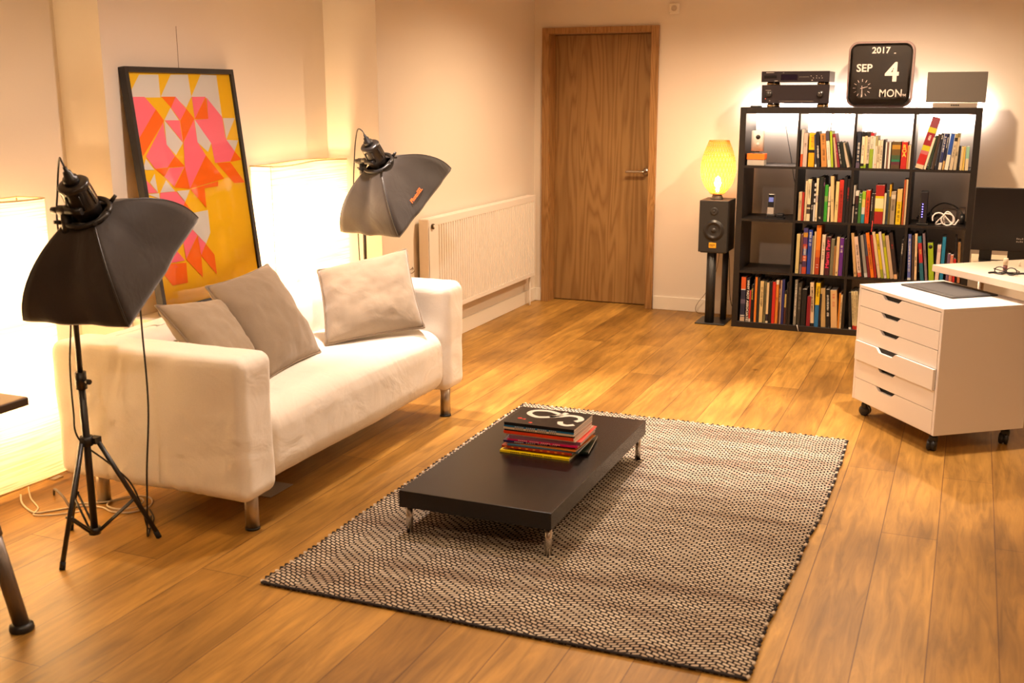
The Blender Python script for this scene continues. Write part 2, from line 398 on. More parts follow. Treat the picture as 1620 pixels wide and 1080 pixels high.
struct(box('wall_right', (RX, FY, 0), (RX+.15, .3, CH), WALL))
struct(box('wall_front', (-1.0, FY-.15, 0), (RX+.15, FY, CH), WALL))
BB = .1; T = .015
def skirting(name, segs):
    bm = bmesh.new()
    for lo, hi in segs: add_box(bm, lo, hi, 0, .003, 1)
    return struct(obj(name, bm, WHITE))
skirting('baseboard_left', [((LX, Y1, 0), (LX+T, 0, BB)), ((D1, Y1-T, 0), (LX+T, Y1, BB)), ((D1, Y2, 0), (D1+T, Y1-T, BB)),
                            ((D2, Y2-T, 0), (D1+T, Y2, BB)), ((D2, FY, 0), (D2+T, Y2-T, BB))])
skirting('baseboard_back', [((LX+T, -T, 0), (.066, 0, BB)), ((.952, -T, 0), (RX, 0, BB))])
# boxed ledge behind the sofa that the picture stands on
struct(box('trim_1', (D1, -4.02, 0), (-.09, -3.12, .590), WHITE, bev=.004))
# hairline joint in the wall above the picture
struct(box('trim_2', (D1-.001, -3.594, 1.655), (D1+.0012, -3.5918, 1.86), mat('dark_wall_joint', (.22, .14, .08), .9)))

# door
dr = struct(box('door_1', (.128, .10, .006), (.890, .14, 1.978), OAK, bev=.002))
bm = bmesh.new()
add_box(bm, (DX0, -.012, 0), (.128, .16, DH)); add_box(bm, (.890, -.012, 0), (DX1, .16, DH)); add_box(bm, (.128, -.012, 1.981), (.890, .16, DH))
add_box(bm, (.0694, -.028, 0), (.124, -.0, 2.0268), 0, .002, 1); add_box(bm, (.894, -.028, 0), (.948, -.0, 2.0268), 0, .002, 1)
add_box(bm, (.124, -.028, 1.985), (.894, -.0, 2.0268), 0, .002, 1)
obj('door_frame', bm, OAK2, dr)
bm = bmesh.new()
add_lathe(bm, [(.0, -.002), (.026, -.002), (.026, -.012), (.0, -.012)], (.846, .10, 1.0), 28, 'y')
add_tube(bm, [(.846, .10, 1.0), (.846, .055, 1.0)], .0095, 12, 1)
add_tube(bm, [(.846, .055, 1.0), (.838, .046, 1.0), (.80, .045, 1.0), (.705, .045, 1.0)], .0095, 12, 4)
obj('door_handle', bm, BRUSHED, dr, True)

# ------------------------------------------------------------------ radiator
RADW = mat('radiator_enamel', (.80, .74, .66), .35)
rad = thing('radiator', 'white ribbed panel radiator on the left wall between sofa and door', 'radiator', (0, 0, 0))
ry0, ry1, rz0, rz1, rx0, rx1 = -1.94, -.195, .226, .828, .022, .088
bm = bmesh.new()
prof = [];  yy = ry0+.13; pitch_ = .0333
prof.append((rx1, ry0+.004)); prof.append((rx1, yy))
while yy < ry1-.03:
    prof += [(rx1-.008, yy+.005), (rx1-.008, yy+pitch_*.45), (rx1, yy+pitch_*.5), (rx1, yy+pitch_)]; yy += pitch_
prof.append((rx1, ry1-.003))
zA, zB = rz0+.03, rz1-.045
for (a, b) in zip(prof, prof[1:]): add_poly(bm, [(a[0], a[1], zA), (b[0], b[1], zA), (b[0], b[1], zB), (a[0], a[1], zB)])
add_box(bm, (rx0+.01, ry0+.004, rz0+.01), (rx1-.0095, ry1-.003, rz1-.012))
add_box(bm, (rx1-.008, ry0+.004, rz0), (rx1, ry1-.003, zA+.001), 0, .003, 2); add_box(bm, (rx1-.008, ry0+.004, zB-.001), (rx1, ry1-.003, rz1-.006), 0, .003, 2)
bmesh.ops.recalc_face_normals(bm, faces=bm.faces[:])
obj('panel', bm, RADW, rad)
bm = bmesh.new(); add_box(bm, (rx0, ry0, rz1-.012), (rx1, ry1, rz1), 0, .004, 2)
obj('top_grille', bm, RADW, rad)
for (ya, yb) in ((ry0-.003, ry0+.004), (ry1-.003, ry1+.004)): box('side_cover', (rx0, ya, rz0), (rx1-.002, yb, rz1-.004), RADW, rad, .002, 1)
bm = bmesh.new(); add_lathe(bm, [(.013, 0), (.017, .003), (.017, .011), (.012, .013), (.008, .012), (0, .012)], (rx1, ry0+.045, rz1-.046), 24, 'x')
o = obj('valve_ring', bm, mat('dark_bronze', (.10, .07, .04), .35, .8), rad)
lathe('valve_cap', [(0, .012), (.010, .012), (.009, .016), (0, .017)], WHITE, o, (rx1, ry0+.045, rz1-.046), 20, 'x')
for yb in (-1.6, -.5): box('bracket', (.001, yb-.02, rz0+.05), (rx0+.012, yb+.02, rz1-.05), RADW, rad)
bm = bmesh.new(); add_tube(bm, [(.055, ry1-.03, rz0+.01), (.055, ry1-.03, .10), (.055, ry1-.03, .0)], .008, 10, 2)
obj('pipe', bm, RADW, rad)

# small loose wires on the wall beside the radiator
bm = bmesh.new()
for k, pts in enumerate([[(0, -2.08, .575), (.012, -2.075, .545), (.006, -2.07, .53)], [(0, -2.06, .53), (.015, -2.03, .54), (.008, -2.005, .545), (.004, -1.99, .53)], [(0, -2.05, .52), (.012, -2.02, .512), (.006, -1.98, .52)]]):
    add_tube(bm, pts, .0022, 6, 4)
tag(obj('loose_wire', bm, mat('brown_wire', (.16, .09, .04), .6)), 'tiny tangle of loose brown wires poking from the wall left of the radiator', 'wire')

# wall sensor
t = thing('wall_sensor', 'small white square sensor box high on the wall right of the door', 'sensor', (1.049, 0, 2.135))
box('housing', (-.034, -.022, -.034), (.034, 0, .034), WHITE, t, .006, 3)
lathe('dial', [(0, -.0235), (.019, -.0235), (.020, -.0255), (.0165, -.026), (.016, -.0245), (0, -.0245)], mat('dial_plastic', (.55, .47, .38), .5), t, (.002, 0, .002), 28, 'y')
box('indicator_dot', (-.030, -.0235, -.029), (-.027, -.021, -.026), BLACKP, t)

# ------------------------------------------------------------------ rug
bm = bmesh.new(); N, Mm = 90, 128
rx_0, rx_1, ry_0, ry_1 = 1.035, 2.64, -5.025, -2.755
def rugp(i, j, z):
    x = rx_0+(rx_1-rx_0)*i/N; y = ry_0+(ry_1-ry_0)*j/Mm
    e = .010*nz((0, y, 3), 3.1)+.006*nz((0, y, 9), 14)
    if i in (0, N): x += e*(1 if i else -1)*1.0
    x += -.035*max(0, 1-j/Mm)*(i/N)+.008*math.sin(y*3)*(i/N)
    f = .006*nz((x, 0, 1), 2.2)
    y += f*(1 if j == 0 else 0)
    return V(x, y, z+.0015*nz((x, y, 0), 4))
top = [[bm.verts.new(rugp(i, j, .011)) for j in range(Mm+1)] for i in range(N+1)]
for i in range(N):
    for j in range(Mm): bm.faces.new((top[i][j], top[i+1][j], top[i+1][j+1], top[i][j+1]))
edge = [top[i][0] for i in range(N+1)]+[top[N][j] for j in range(1, Mm+1)]+[top[i][Mm] for i in range(N-1, -1, -1)]+[top[0][j] for j in range(Mm-1, 0, -1)]
low = [bm.verts.new(V(v.co.x, v.co.y, .001)) for v in edge]
for a in range(len(edge)):
    b = (a+1) % len(edge); bm.faces.new((edge[a], low[a], low[b], edge[b]))
bmesh.ops.recalc_face_normals(bm, faces=bm.faces[:])
RUG = rug_mat()
rug = tag(obj('rug', bm, RUG, None, True), 'large cream and black woven rug under the low coffee table', 'rug')
# whipped edge stitches
bm = bmesh.new()
def stitches(fn, n, rad_):
    for k in range(n):
        a, d = fn(k/n); b, _ = fn((k+.5)/n)
        add_tube(bm, [a+V(0, 0, -.002), (a+b)/2+V(0, 0, .002)+d*.004, b+V(0, 0, -.002)], rad_, 5, 2, mi=0 if k % 3 else 1)
def side(i):
    def f(t):
        j = t*Mm; j0 = int(j); a = rugp(i, j0, .010); b = rugp(i, min(j0+1, Mm), .010)
        return a.lerp(b, j-j0), V(1 if i else -1, 0, 0)
    return f
def endf(j):
    def f(t):
        i = t*N; i0 = int(i); a = rugp(i0, j, .010); b = rugp(min(i0+1, N), j, .010)
        return a.lerp(b, i-i0), V(0, 1 if j else -1, 0)
    return f
stitches(side(0), 84, .0042); stitches(side(N), 84, .0055); stitches(endf(Mm), 66, .0035)
add_tube(bm, [rugp(i, 0, .008) for i in range(0, N+1, 3)], .0045, 6, 1, mi=0)
obj('edge_binding', bm, [mat('black_yarn', (.02, .014, .014), .9), mat('cream_yarn', (.55, .45, .34), .9)], rug)

# ------------------------------------------------------------------ coffee table
ct = thing('coffee_table', 'low rectangular black-brown coffee table standing on the rug', 'table', (1.5525, -3.93, 0))
box('table_top', (-.2905, -.581, .118), (.2905, .581, .180), TABLEBLK, ct, .0018, 2)
for sx in (-1, 1):
    for sy in (-1, 1):
        x, y = sx*.268, sy*.545
        bm = bmesh.new(); add_cyl(bm, (x, y, .0125), (x, y, .118), .0125, n=22)
        obj('leg', bm, CHROME, ct)

# ------------------------------------------------------------------ magazines
PAGES = add_noise(mat('paper_edges', (.72, .66, .60), .8), 400, .25, .2, .001, (1, 1, 12))
MAGS = [  # label, thickness, cover, dx, dy, rot, page strip?
    ('yellow magazine lying lowest in the pile on the coffee table', .009, 'e8cc10', -.012, -.018, -1),
    ('dark green and white magazine just above the yellow one in the pile', .008, '1b2a20', .022, .035, 9),
    ('brick red magazine with orange spots above the dark green one', .010, 'a53618', -.010, -.008, 1),
    ('teal and silver patterned magazine low in the pile', .006, '3c6070', .012, -.006, 2),
    ('thin amber magazine under the indigo one', .004, 'c87420', .010, .0, -2),
    ('indigo and violet magazine, sixth from the bottom of the pile', .009, '302554', -.014, .008, 5),
    ('hot pink magazine in the middle of the pile', .007, 'd81860', .010, .002, 1),
    ('mauve magazine with fat white pages and a red top sheet', .014, '85566a', .014, .006, 3),
    ('thin white magazine under the orange-red one', .005, 'dccbb8', .002, .004, 0),
    ('bright orange-red magazine in the upper half of the pile', .012, 'e8441c', -.004, .0, 0),
    ('dark brown magazine right above the orange-red one', .006, '2c1a18', -.003, .002, 1),
    ('cream magazine fourth from the top of the pile', .008, 'e0c8a8', -.003, .0, 0),
    ('blue magazine directly under the black lettered one', .008, '1f6a9c', -.003, .001, 0),
    ('black magazine with big white swashes topping the pile', .012, '161418', -.002, .0, 0),
]
z = .1801
for i, (lab, th, colr, dx, dy, rot) in enumerate(MAGS):
    t = thing('magazine', lab, 'magazine', (1.585+dx, -3.850+dy, z), math.radians(rot), 'magazines piled on the coffee table')
    W2, H2 = .146, .112
    cm = mat('magazine_cover_'+colr, colr, .28)
    bm = bmesh.new()
    add_box(bm, (-W2, -H2, 0), (W2, H2, .0009)); add_box(bm, (-W2, -H2, th-.0009), (W2, H2, th-.0001)); add_box(bm, (-W2, -H2, .0009), (W2, -H2+.0014, th-.0009))
    obj('cover', bm, cm, t)
    box('pages', (-W2+.001, -H2+.0016, .001), (W2-.0005, H2-.001, th-.001), PAGES, t)
    if i == 2:
        bm = bmesh.new()
        for k in range(9): add_box(bm, (-.135+.03*k, -H2-.0004, .003), (-.125+.03*k, -H2, .0065))
        obj('spine_spots', bm, mat('spot_orange', 'f0a020', .5), t)
    if i in (0, 5, 6, 11, 12):
        bm = bmesh.new()
        for k in range(22):
            if k % 6 != 5: add_box(bm, (-.10+.008*k, -H2-.0003, th*.3), (-.095+.008*k, -H2, th*.68))
        obj('spine_lettering', bm, mat('spine_ink', '2a2020', .6) if i in (0, 11) else mat('spine_white', 'ddd5c8', .6), t)
    if i == 7: box('red_sheet', (-W2+.05, -H2+.004, th-.0009), (W2+.004, H2+.002, th+.0003), mat('red_sheet', 'e03a28', .4), t)
    if i == 13:
        bm = bmesh.new(); zz = th+.0008
        def flat(pts, r):
            P = smooth_path([(a, b, zz) for a, b in pts], 8); L = []; Rr = []
            for q, p in enumerate(P):
                d = (P[min(q+1, len(P)-1)]-P[max(q-1, 0)]).normalized(); nn = V(-d.y, d.x, 0)
                L.append(bm.verts.new(p+nn*r)); Rr.append(bm.verts.new(p-nn*r))
            for q in range(len(P)-1): bm.faces.new((L[q], L[q+1], Rr[q+1], Rr[q]))
        flat([(.03, .06), (-.03, .088), (-.085, .075), (-.095, .03), (-.05, -.005), (.0, .012), (.03, .05), (.045, .09)], .011)
        flat([(.0, .012), (.035, .035), (.07, .06), (.11, .052), (.128, .02), (.115, -.01)], .012)
        flat([(.06, -.03), (.072, -.06), (.10, -.07), (.125, -.052)], .011)
        obj('cover_lettering', bm, mat('cover_white', 'dcd8cc', .4), t)
        bm = bmesh.new()
        for (cx, cy, r) in ((-.105, -.045, .010), (-.085, -.05, .007), (-.045, -.085, .008)): add_lathe(bm, [(0, 0), (r, 0), (r, .0004), (0, .0004)], (cx, cy, th), 16)
        obj('cover_red_spots', bm, mat('spot_red', 'd03018', .4), t)
    z += th+.0002

# ------------------------------------------------------------------ sofa
sofa = thing('sofa', 'cream fabric two-seat sofa with boxy arms on round metal legs', 'sofa', (0, 0, 0))
SX0, SX1, SY0, SY1, SZ0 = -.060, .800, -4.770, -2.960, .145
def wr(a, b, seed):
    def f(p, nn):
        d = a*nz(p, b, seed)+a*.4*nz(p, b*3, seed+4)
        low_ = max(0, 1-(p.z-SZ0)/.16)
        tuck = low_*.006*math.sin(p.x*95+6*nz(p, 6, seed))*max(0, nz(V(p.x, p.y, 0), 4, seed)+.35)
        return nn*(d+tuck*(abs(nn.y) > .6))
    return f
obj('arm', soft_box((SX0, SY0, SZ0), (SX1, SY0+.195, .668), (.038, .036, .045), (60, 16, 44), wr(.0055, 5, 1)), CREAM, sofa, True)
obj('arm', soft_box((SX0, SY1-.195, SZ0-.005), (SX1, SY1, .668), (.040, .040, .055), (60, 16, 44), wr(.0065, 5, 2)), CREAM, sofa, True)
def backd(p, nn):
    k = max(0, (p.z-.40)/.27)
    d = wr(.005, 4, 3)(p, nn)
    if p.x > .1: d += V(-.06*k+.022*math.sin(max(0, min(1, k))*PI), 0, 0)
    c = 1-abs((p.y-(SY0+SY1)/2)/.78)
    if p.z > .55: d += V(0, 0, .012*max(0, c))
    return d
obj('backrest', soft_box((SX0, SY0+.15, SZ0), (.215, SY1-.15, .648), (.075, .06, .075), (20, 80, 40), backd), CREAM, sofa, True)
def seatd(p, nn):
    d = wr(.004, 4, 5)(p, nn)
    if p.z > .38: d += V(0, 0, .012*max(0, 1-abs((p.y-(SY0+SY1)/2)/.74)**2)-.015*max(0, (.45-p.x)/.4))
    return d
obj('seat', soft_box((.02, SY0+.175, SZ0), (SX1-.018, SY1-.175, .450), (.10, .05, .095), (44, 84, 26), seatd), CREAM, sofa, True)
for (x, y) in ((.722, -4.645), (.742, -3.075), (.02, -4.640), (.02, -3.075)):
    bm = bmesh.new(); add_cyl(bm, (x, y, .008), (x, y, .16), .0255, n=24); add_cyl(bm, (x, y, 0), (x, y, .009), .028, n=24, mi=1)
    obj('leg', bm, [BRUSHED, BLACKP], sofa)
# cover seams
def cushion(name, lab, cat, TL, TR, BR, BL, th, m, seed, piping=None, sag=.012, n=34):
    TL, TR, BR, BL = map(Vector, (TL, TR, BR, BL)); c = (TL+TR+BR+BL)/4
    nrm = (TR-BL).cross(TL-BR).normalized()
    if nrm.x < 0: nrm = -nrm
    bm = bmesh.new(); grids = []
    for s in (1, -1):
        g = []
        for i in range(n+1):
            row = []
            for j in range(n+1):
                u, v = i/n, j/n; a, b = 2*u-1, 2*v-1
                # edges pull in between the corners
                a2 = a*(1-.055*(1-b*b)); b2 = b*(1-.055*(1-a*a))
                uu, vv = (a2+1)/2, (b2+1)/2
                p = (BL*(1-uu)+BR*uu)*(1-vv)+(TL*(1-uu)+TR*uu)*vv
                e = max(0, (1-a**4))**.55*max(0, (1-b**4))**.55
                prof_ = (1-a*a)**.5*(1-b*b)**.5
                t_ = th*(.45*e+.55*prof_)*(.5)
                wv = .010*nz((a*1.3, b*1.3, s), 2.0, seed)+.0045*nz((a, b, s), 7, seed)
                rad_ = (a*a+b*b)**.5
                pk = .005*math.sin(9*math.atan2(b, a)+3*nz((a, b, 0), 2, seed))*max(0, rad_-.55)*(e)
                p = p+nrm*(s*(t_+(wv+pk)*min(1, e*1.5)))+V(0, 0, -sag*(1-b)*0)
                row.append(bm.verts.new(p) if (s == 1 or (0 < i < n and 0 < j < n)) else grids[0][i][j])
            g.append(row)
        grids.append(g)
        for i in range(n):
            for j in range(n):
                q = (g[i][j], g[i+1][j], g[i+1][j+1], g[i][j+1])
                bm.faces.new(q if s == 1 else q[::-1])
    bmesh.ops.recalc_face_normals(bm, faces=bm.faces[:])
    g = grids[0]
    ed = [g[i][0].co.copy() for i in range(0, n, 2)]+[g[n][j].co.copy() for j in range(0, n, 2)]+[g[i][n].co.copy() for i in range(n, 0, -2)]+[g[0][j].co.copy() for j in range(n, -1, -2)]
    o = obj(name, bm, m, None, True)
    tag(o, lab, cat, 'cushions on the sofa')
    b2 = bmesh.new(); add_tube(b2, ed, .0045, 6, 2); obj('edge_seam', b2, piping or m, o)
    return o
cushion('cushion', 'buff cushion lying behind the near sofa arm, left of the other two', 'cushion', (.27, -4.555, .785), (.24, -4.135, .735), (.55, -4.27, .455), (.55, -4.545, .50), .15, GREYF2, 11, PIPING)
cushion('cushion', 'dark taupe cushion standing on its edge in the middle of the sofa', 'cushion', (.20, -4.17, .79), (.175, -3.70, .815), (.505, -3.81, .465), (.56, -4.28, .46), .17, GREYF, 12, PIPING)
cushion('cushion', 'pale taupe cushion leaning in the corner by the far sofa arm', 'cushion', (.235, -3.39, .745), (.52, -3.03, .815), (.735, -3.27, .485), (.462, -3.70, .468), .15, GREYF2, 13, PIPING)

# ------------------------------------------------------------------ framed print
bl = V(-.185, -3.962, .629); vv = V(-.112, 0, .994).normalized(); uu = V(0, 1, 0); nn = uu.cross(vv)
PW, PH, FR = .705, 1.03, .023
pic = thing('framed_print', 'tall black-framed print of pink, orange and yellow triangles leaning behind the sofa', 'picture', bl)
MB = basis((0, 0, 0), uu, vv)
def obj_m(name, bm, m, parent, mtx, smooth=False):
    bmesh.ops.transform(bm, matrix=mtx, verts=bm.verts[:]); return obj(name, bm, m, parent, smooth)
bm = bmesh.new()
add_box(bm, (-FR, -FR, -.032), (0, PH+FR, .004), 0, .001, 1); add_box(bm, (PW, -FR, -.032), (PW+FR, PH+FR, .004), 0, .001, 1)
add_box(bm, (0, -FR, -.032), (PW, 0, .004), 0, .001, 1); add_box(bm, (0, PH, -.032), (PW, PH+FR, .004), 0, .001, 1)
obj_m('frame', bm, mat('black_frame', (.012, .010, .010), .45), pic, MB)
bm = bmesh.new(); add_box(bm, (0, 0, -.012), (PW, PH, -.008), 0)
ink = {'G': 1, 'P': 2, 'O': 3, 'Y': 0}
ART=[('G',[(0.075,1.02),(0.198,1.022),(0.188,0.923),(0.003,0.923),(0.006,0.949)]),('G',[(0.28,1.023),(0.399,1.025),(0.399,0.925),(0.352,0.876),(0.285,0.926),(0.191,0.926)]),('G',[(0.491,1.027),(0.607,1.025),(0.603,0.829),(0.498,0.925),(0.399,0.925)]),('P',[(0.01,0.926),(0.086,0.926),(0.145,0.87),(0.0,0.741)]),('O',[(0.146,0.872),(0.188,0.821),(0.015,0.672),(0.004,0.744)]),('O',[(0.194,0.926),(0.29,0.926),(0.248,0.877)]),('P',[(0.29,0.926),(0.351,0.869),(0.296,0.82),(0.248,0.877)]),('O',[(0.352,0.872),(0.397,0.824),(0.295,0.724),(0.296,0.818)]),('G',[(0.243,0.877),(0.288,0.821),(0.189,0.823)]),('P',[(0.194,0.823),(0.293,0.82),(0.291,0.722)]),('G',[(0.189,0.823),(0.29,0.719),(0.23,0.667),(0.179,0.716)]),('P',[(0.18,0.815),(0.179,0.716),(0.083,0.718)]),('P',[(0.393,0.822),(0.393,0.718),(0.294,0.721)]),('G',[(0.397,0.825),(0.492,0.711),(0.458,0.67),(0.393,0.718)]),('P',[(0.402,0.925),(0.502,0.925),(0.399,0.825)]),('O',[(0.501,0.922),(0.497,0.823),(0.399,0.824)]),('P',[(0.398,0.821),(0.497,0.823),(0.507,0.922),(0.603,0.829),(0.604,0.733),(0.66,0.663),(0.614,0.618),(0.497,0.617),(0.491,0.709)]),('G',[(0.607,0.824),(0.699,0.822),(0.609,0.724)]),('G',[(0.609,0.721),(0.7,0.715),(0.66,0.665)]),('O',[(0.66,0.663),(0.707,0.621),(0.613,0.615)]),('O',[(0.509,0.615),(0.613,0.614),(0.706,0.51),(0.618,0.513)]),('P',[(0.083,0.718),(0.179,0.716),(0.221,0.664),(0.16,0.616),(0.079,0.615),(0.034,0.671)]),('O',[(0.223,0.664),(0.277,0.614),(0.16,0.616)]),('G',[(0.03,0.661),(0.073,0.61),(-0.004,0.615)]),('G',[(0.07,0.594),(0.072,0.512),(0.031,0.558)]),('O',[(0.079,0.614),(0.168,0.614),(0.13,0.577)]),('P',[(0.171,0.613),(0.273,0.612),(0.185,0.529),(0.13,0.577)]),('G',[(0.136,0.561),(0.184,0.508),(0.086,0.51)]),('P',[(0.003,0.578),(0.07,0.51),(0.003,0.514)]),('P',[(0.294,0.721),(0.393,0.718),(0.437,0.656),(0.289,0.513),(0.277,0.614)]),('O',[(0.437,0.656),(0.547,0.54),(0.288,0.511)]),('O',[(0.277,0.612),(0.288,0.511),(0.185,0.525)]),('P',[(0.086,0.509),(0.192,0.506),(0.239,0.455),(0.203,0.413),(0.078,0.484)]),('G',[(0.196,0.508),(0.285,0.506),(0.241,0.456)]),('O',[(0.239,0.455),(0.28,0.405),(0.203,0.412)]),('O',[(0.291,0.507),(0.498,0.531),(0.493,0.508),(0.391,0.505),(0.383,0.414)]),('G',[(-0.001,0.51),(0.077,0.508),(0.077,0.484)]),('G',[(0.277,0.401),(0.39,0.404),(0.383,0.298),(0.339,0.251),(0.242,0.346)]),('P',[(0.241,0.344),(0.289,0.298),(0.186,0.201),(0.184,0.299)]),('P',[(0.29,0.295),(0.339,0.253),(0.293,0.203)]),('O',[(0.288,0.294),(0.293,0.202),(0.281,0.101),(0.185,0.198)]),('O',[(0.338,0.25),(0.388,0.193),(0.384,0.1),(0.292,0.201)]),('P',[(0.123,0.256),(0.176,0.196),(0.039,0.198)]),('O',[(0.038,0.197),(0.182,0.184),(0.172,0.094),(0.068,0.097),(-0.001,0.183)])]
for i, (c, pts) in enumerate(ART):
    hh = -.008+.00006*(i+1)
    P = [(min(PW-.001, max(.001, a)), min(PH-.001, max(.001, b)), hh) for a, b in pts]
    f = add_poly(bm, P, ink[c])
    if f.normal.dot(V(0, 0, 1)) < 0 or True:
        f.normal_update()
        if f.normal.z < 0: f.normal_flip()
obj_m('print', bm, [mat('ink_yellow', (.90, .54, .0), .6), mat('ink_paper', (.72, .68, .60), .6), mat('ink_pink', (.95, .19, .25), .6), mat('ink_orange', (.92, .17, .0), .6)], pic, MB)
gl = bpy.data.materials.new('picture_glass'); gl.use_nodes = True; n_, l_ = nt(gl); n_.remove(n_['Principled BSDF'])
gt = n_.new('ShaderNodeBsdfTransparent'); gg = n_.new('ShaderNodeBsdfGlossy'); gg.inputs['Roughness'].default_value = .03
fz = n_.new('ShaderNodeFresnel'); fz.inputs[0].default_value = 1.4; mx_ = n_.new('ShaderNodeMixShader')
l_.new(fz.outputs[0], mx_.inputs[0]); l_.new(gt.outputs[0], mx_.inputs[1]); l_.new(gg.outputs[0], mx_.inputs[2]); l_.new(mx_.outputs[0], n_['Material Output'].inputs[0])
bm = bmesh.new(); add_poly(bm, [(0, 0, 0), (PW, 0, 0), (PW, PH, 0), (0, PH, 0)]); obj_m('glass', bm, gl, pic, MB)

# ------------------------------------------------------------------ paper floor lamps
PAPER = paper_mat('rice_paper_lit', .35)
def paper_lamp(lab, x0, x1, y0, y1, ztop, seed, watts):
    t = thing('paper_lamp', lab, 'lamp', ((x0+x1)/2, (y0+y1)/2, 0), 0, 'paper floor lamps in the wall recess')
    hx, hy = (x1-x0)/2, (y1-y0)/2; bm = bmesh.new(); n = 40; nzv = 40
    # outline: broad box with a gently waved front
    out = []
    for k in range(n+1):
        u = k/n; out.append((hx+.012*math.sin(u*2*PI*1.0+seed), -hy+2*hy*u))
    for k in range(9): out.append((hx-2*hx*(k+1)/10, hy))
    for k in range(n+1):
        u = k/n; out.append((-hx, hy-2*hy*u))
    for k in range(9): out.append((-hx+2*hx*(k+1)/10, -hy))
    rows = []
    for r in range(nzv+1):
        zz = .03+(ztop-.03)*r/nzv
        rows.append([bm.verts.new((a, b, zz+(0 if r < nzv else .004*math.sin(b*9+seed)))) for a, b in out])
    for ra, rb in zip(rows, rows[1:]):
        m_ = len(out)
        for k in range(m_): bm.faces.new((ra[k], ra[(k+1) % m_], rb[(k+1) % m_], rb[k]))
    bmesh.ops.recalc_face_normals(bm, faces=bm.faces[:])
    obj('shade', bm, PAPER, t, False)
    bm = bmesh.new()
    for zz, rr in ((ztop, .0035), (.03, .0035)):
        add_tube(bm, [(a, b, zz+(.004*math.sin(b*9+seed) if zz > 1 else 0)) for a, b in out]+[(out[0][0], out[0][1], zz)], rr, 6, 1)
    for (a, b) in ((hx, -hy), (hx, hy), (-hx, -hy), (-hx, hy)): add_tube(bm, [(a*.985, b*.99, .03), (a*.985, b*.99, ztop)], .0025, 6, 1)
    obj('wire_frame', bm, mat('cream_wire', (.60, .40, .18), .5), t)
    bm = bmesh.new(); add_box(bm, (-hx*.9, -hy*.93, .0), (hx*.9, -hy*.93+.05, .006)); add_box(bm, (-hx*.9, hy*.93-.05, .0), (hx*.9, hy*.93, .006))
    for b in (-hy*.9, hy*.9): add_cyl(bm, (0, b, .004), (0, b, .05), .008, n=10)
    add_box(bm, (-.01, -hy*.95, .04), (.01, hy*.95, .05))
    obj('foot', bm, BRUSHED, t)
    for k, (b, zz) in enumerate(((-.17, .38), (.17, .38), (-.17, .85), (.17, .85))):
        bl_ = lathe('bulb', [(0, -.06), (.014, -.06), (.016, -.03), (.03, .0), (.026, .022), (0, .034)], mat('bulb_glow', (1, .9, .7), .5, emit=(1.0, .72, .38), es=14), t, (0, b*hy/.35, zz), 16)
        p = point('lamp_bulb_light', (0, b*hy/.35, zz), watts/4, WARMER, .04, t)
        p.location = (0, b*hy/.35, zz+.06)
    return t
paper_lamp('wide paper floor lamp glowing in the recess behind the far end of the sofa', -.325, -.20, -3.105, -2.385, 1.205, 0.6, 34)
paper_lamp('wide paper floor lamp glowing at the left edge, left of the near sofa arm', -.47, -.335, -5.19, -4.462, 1.162, 2.2, 36)

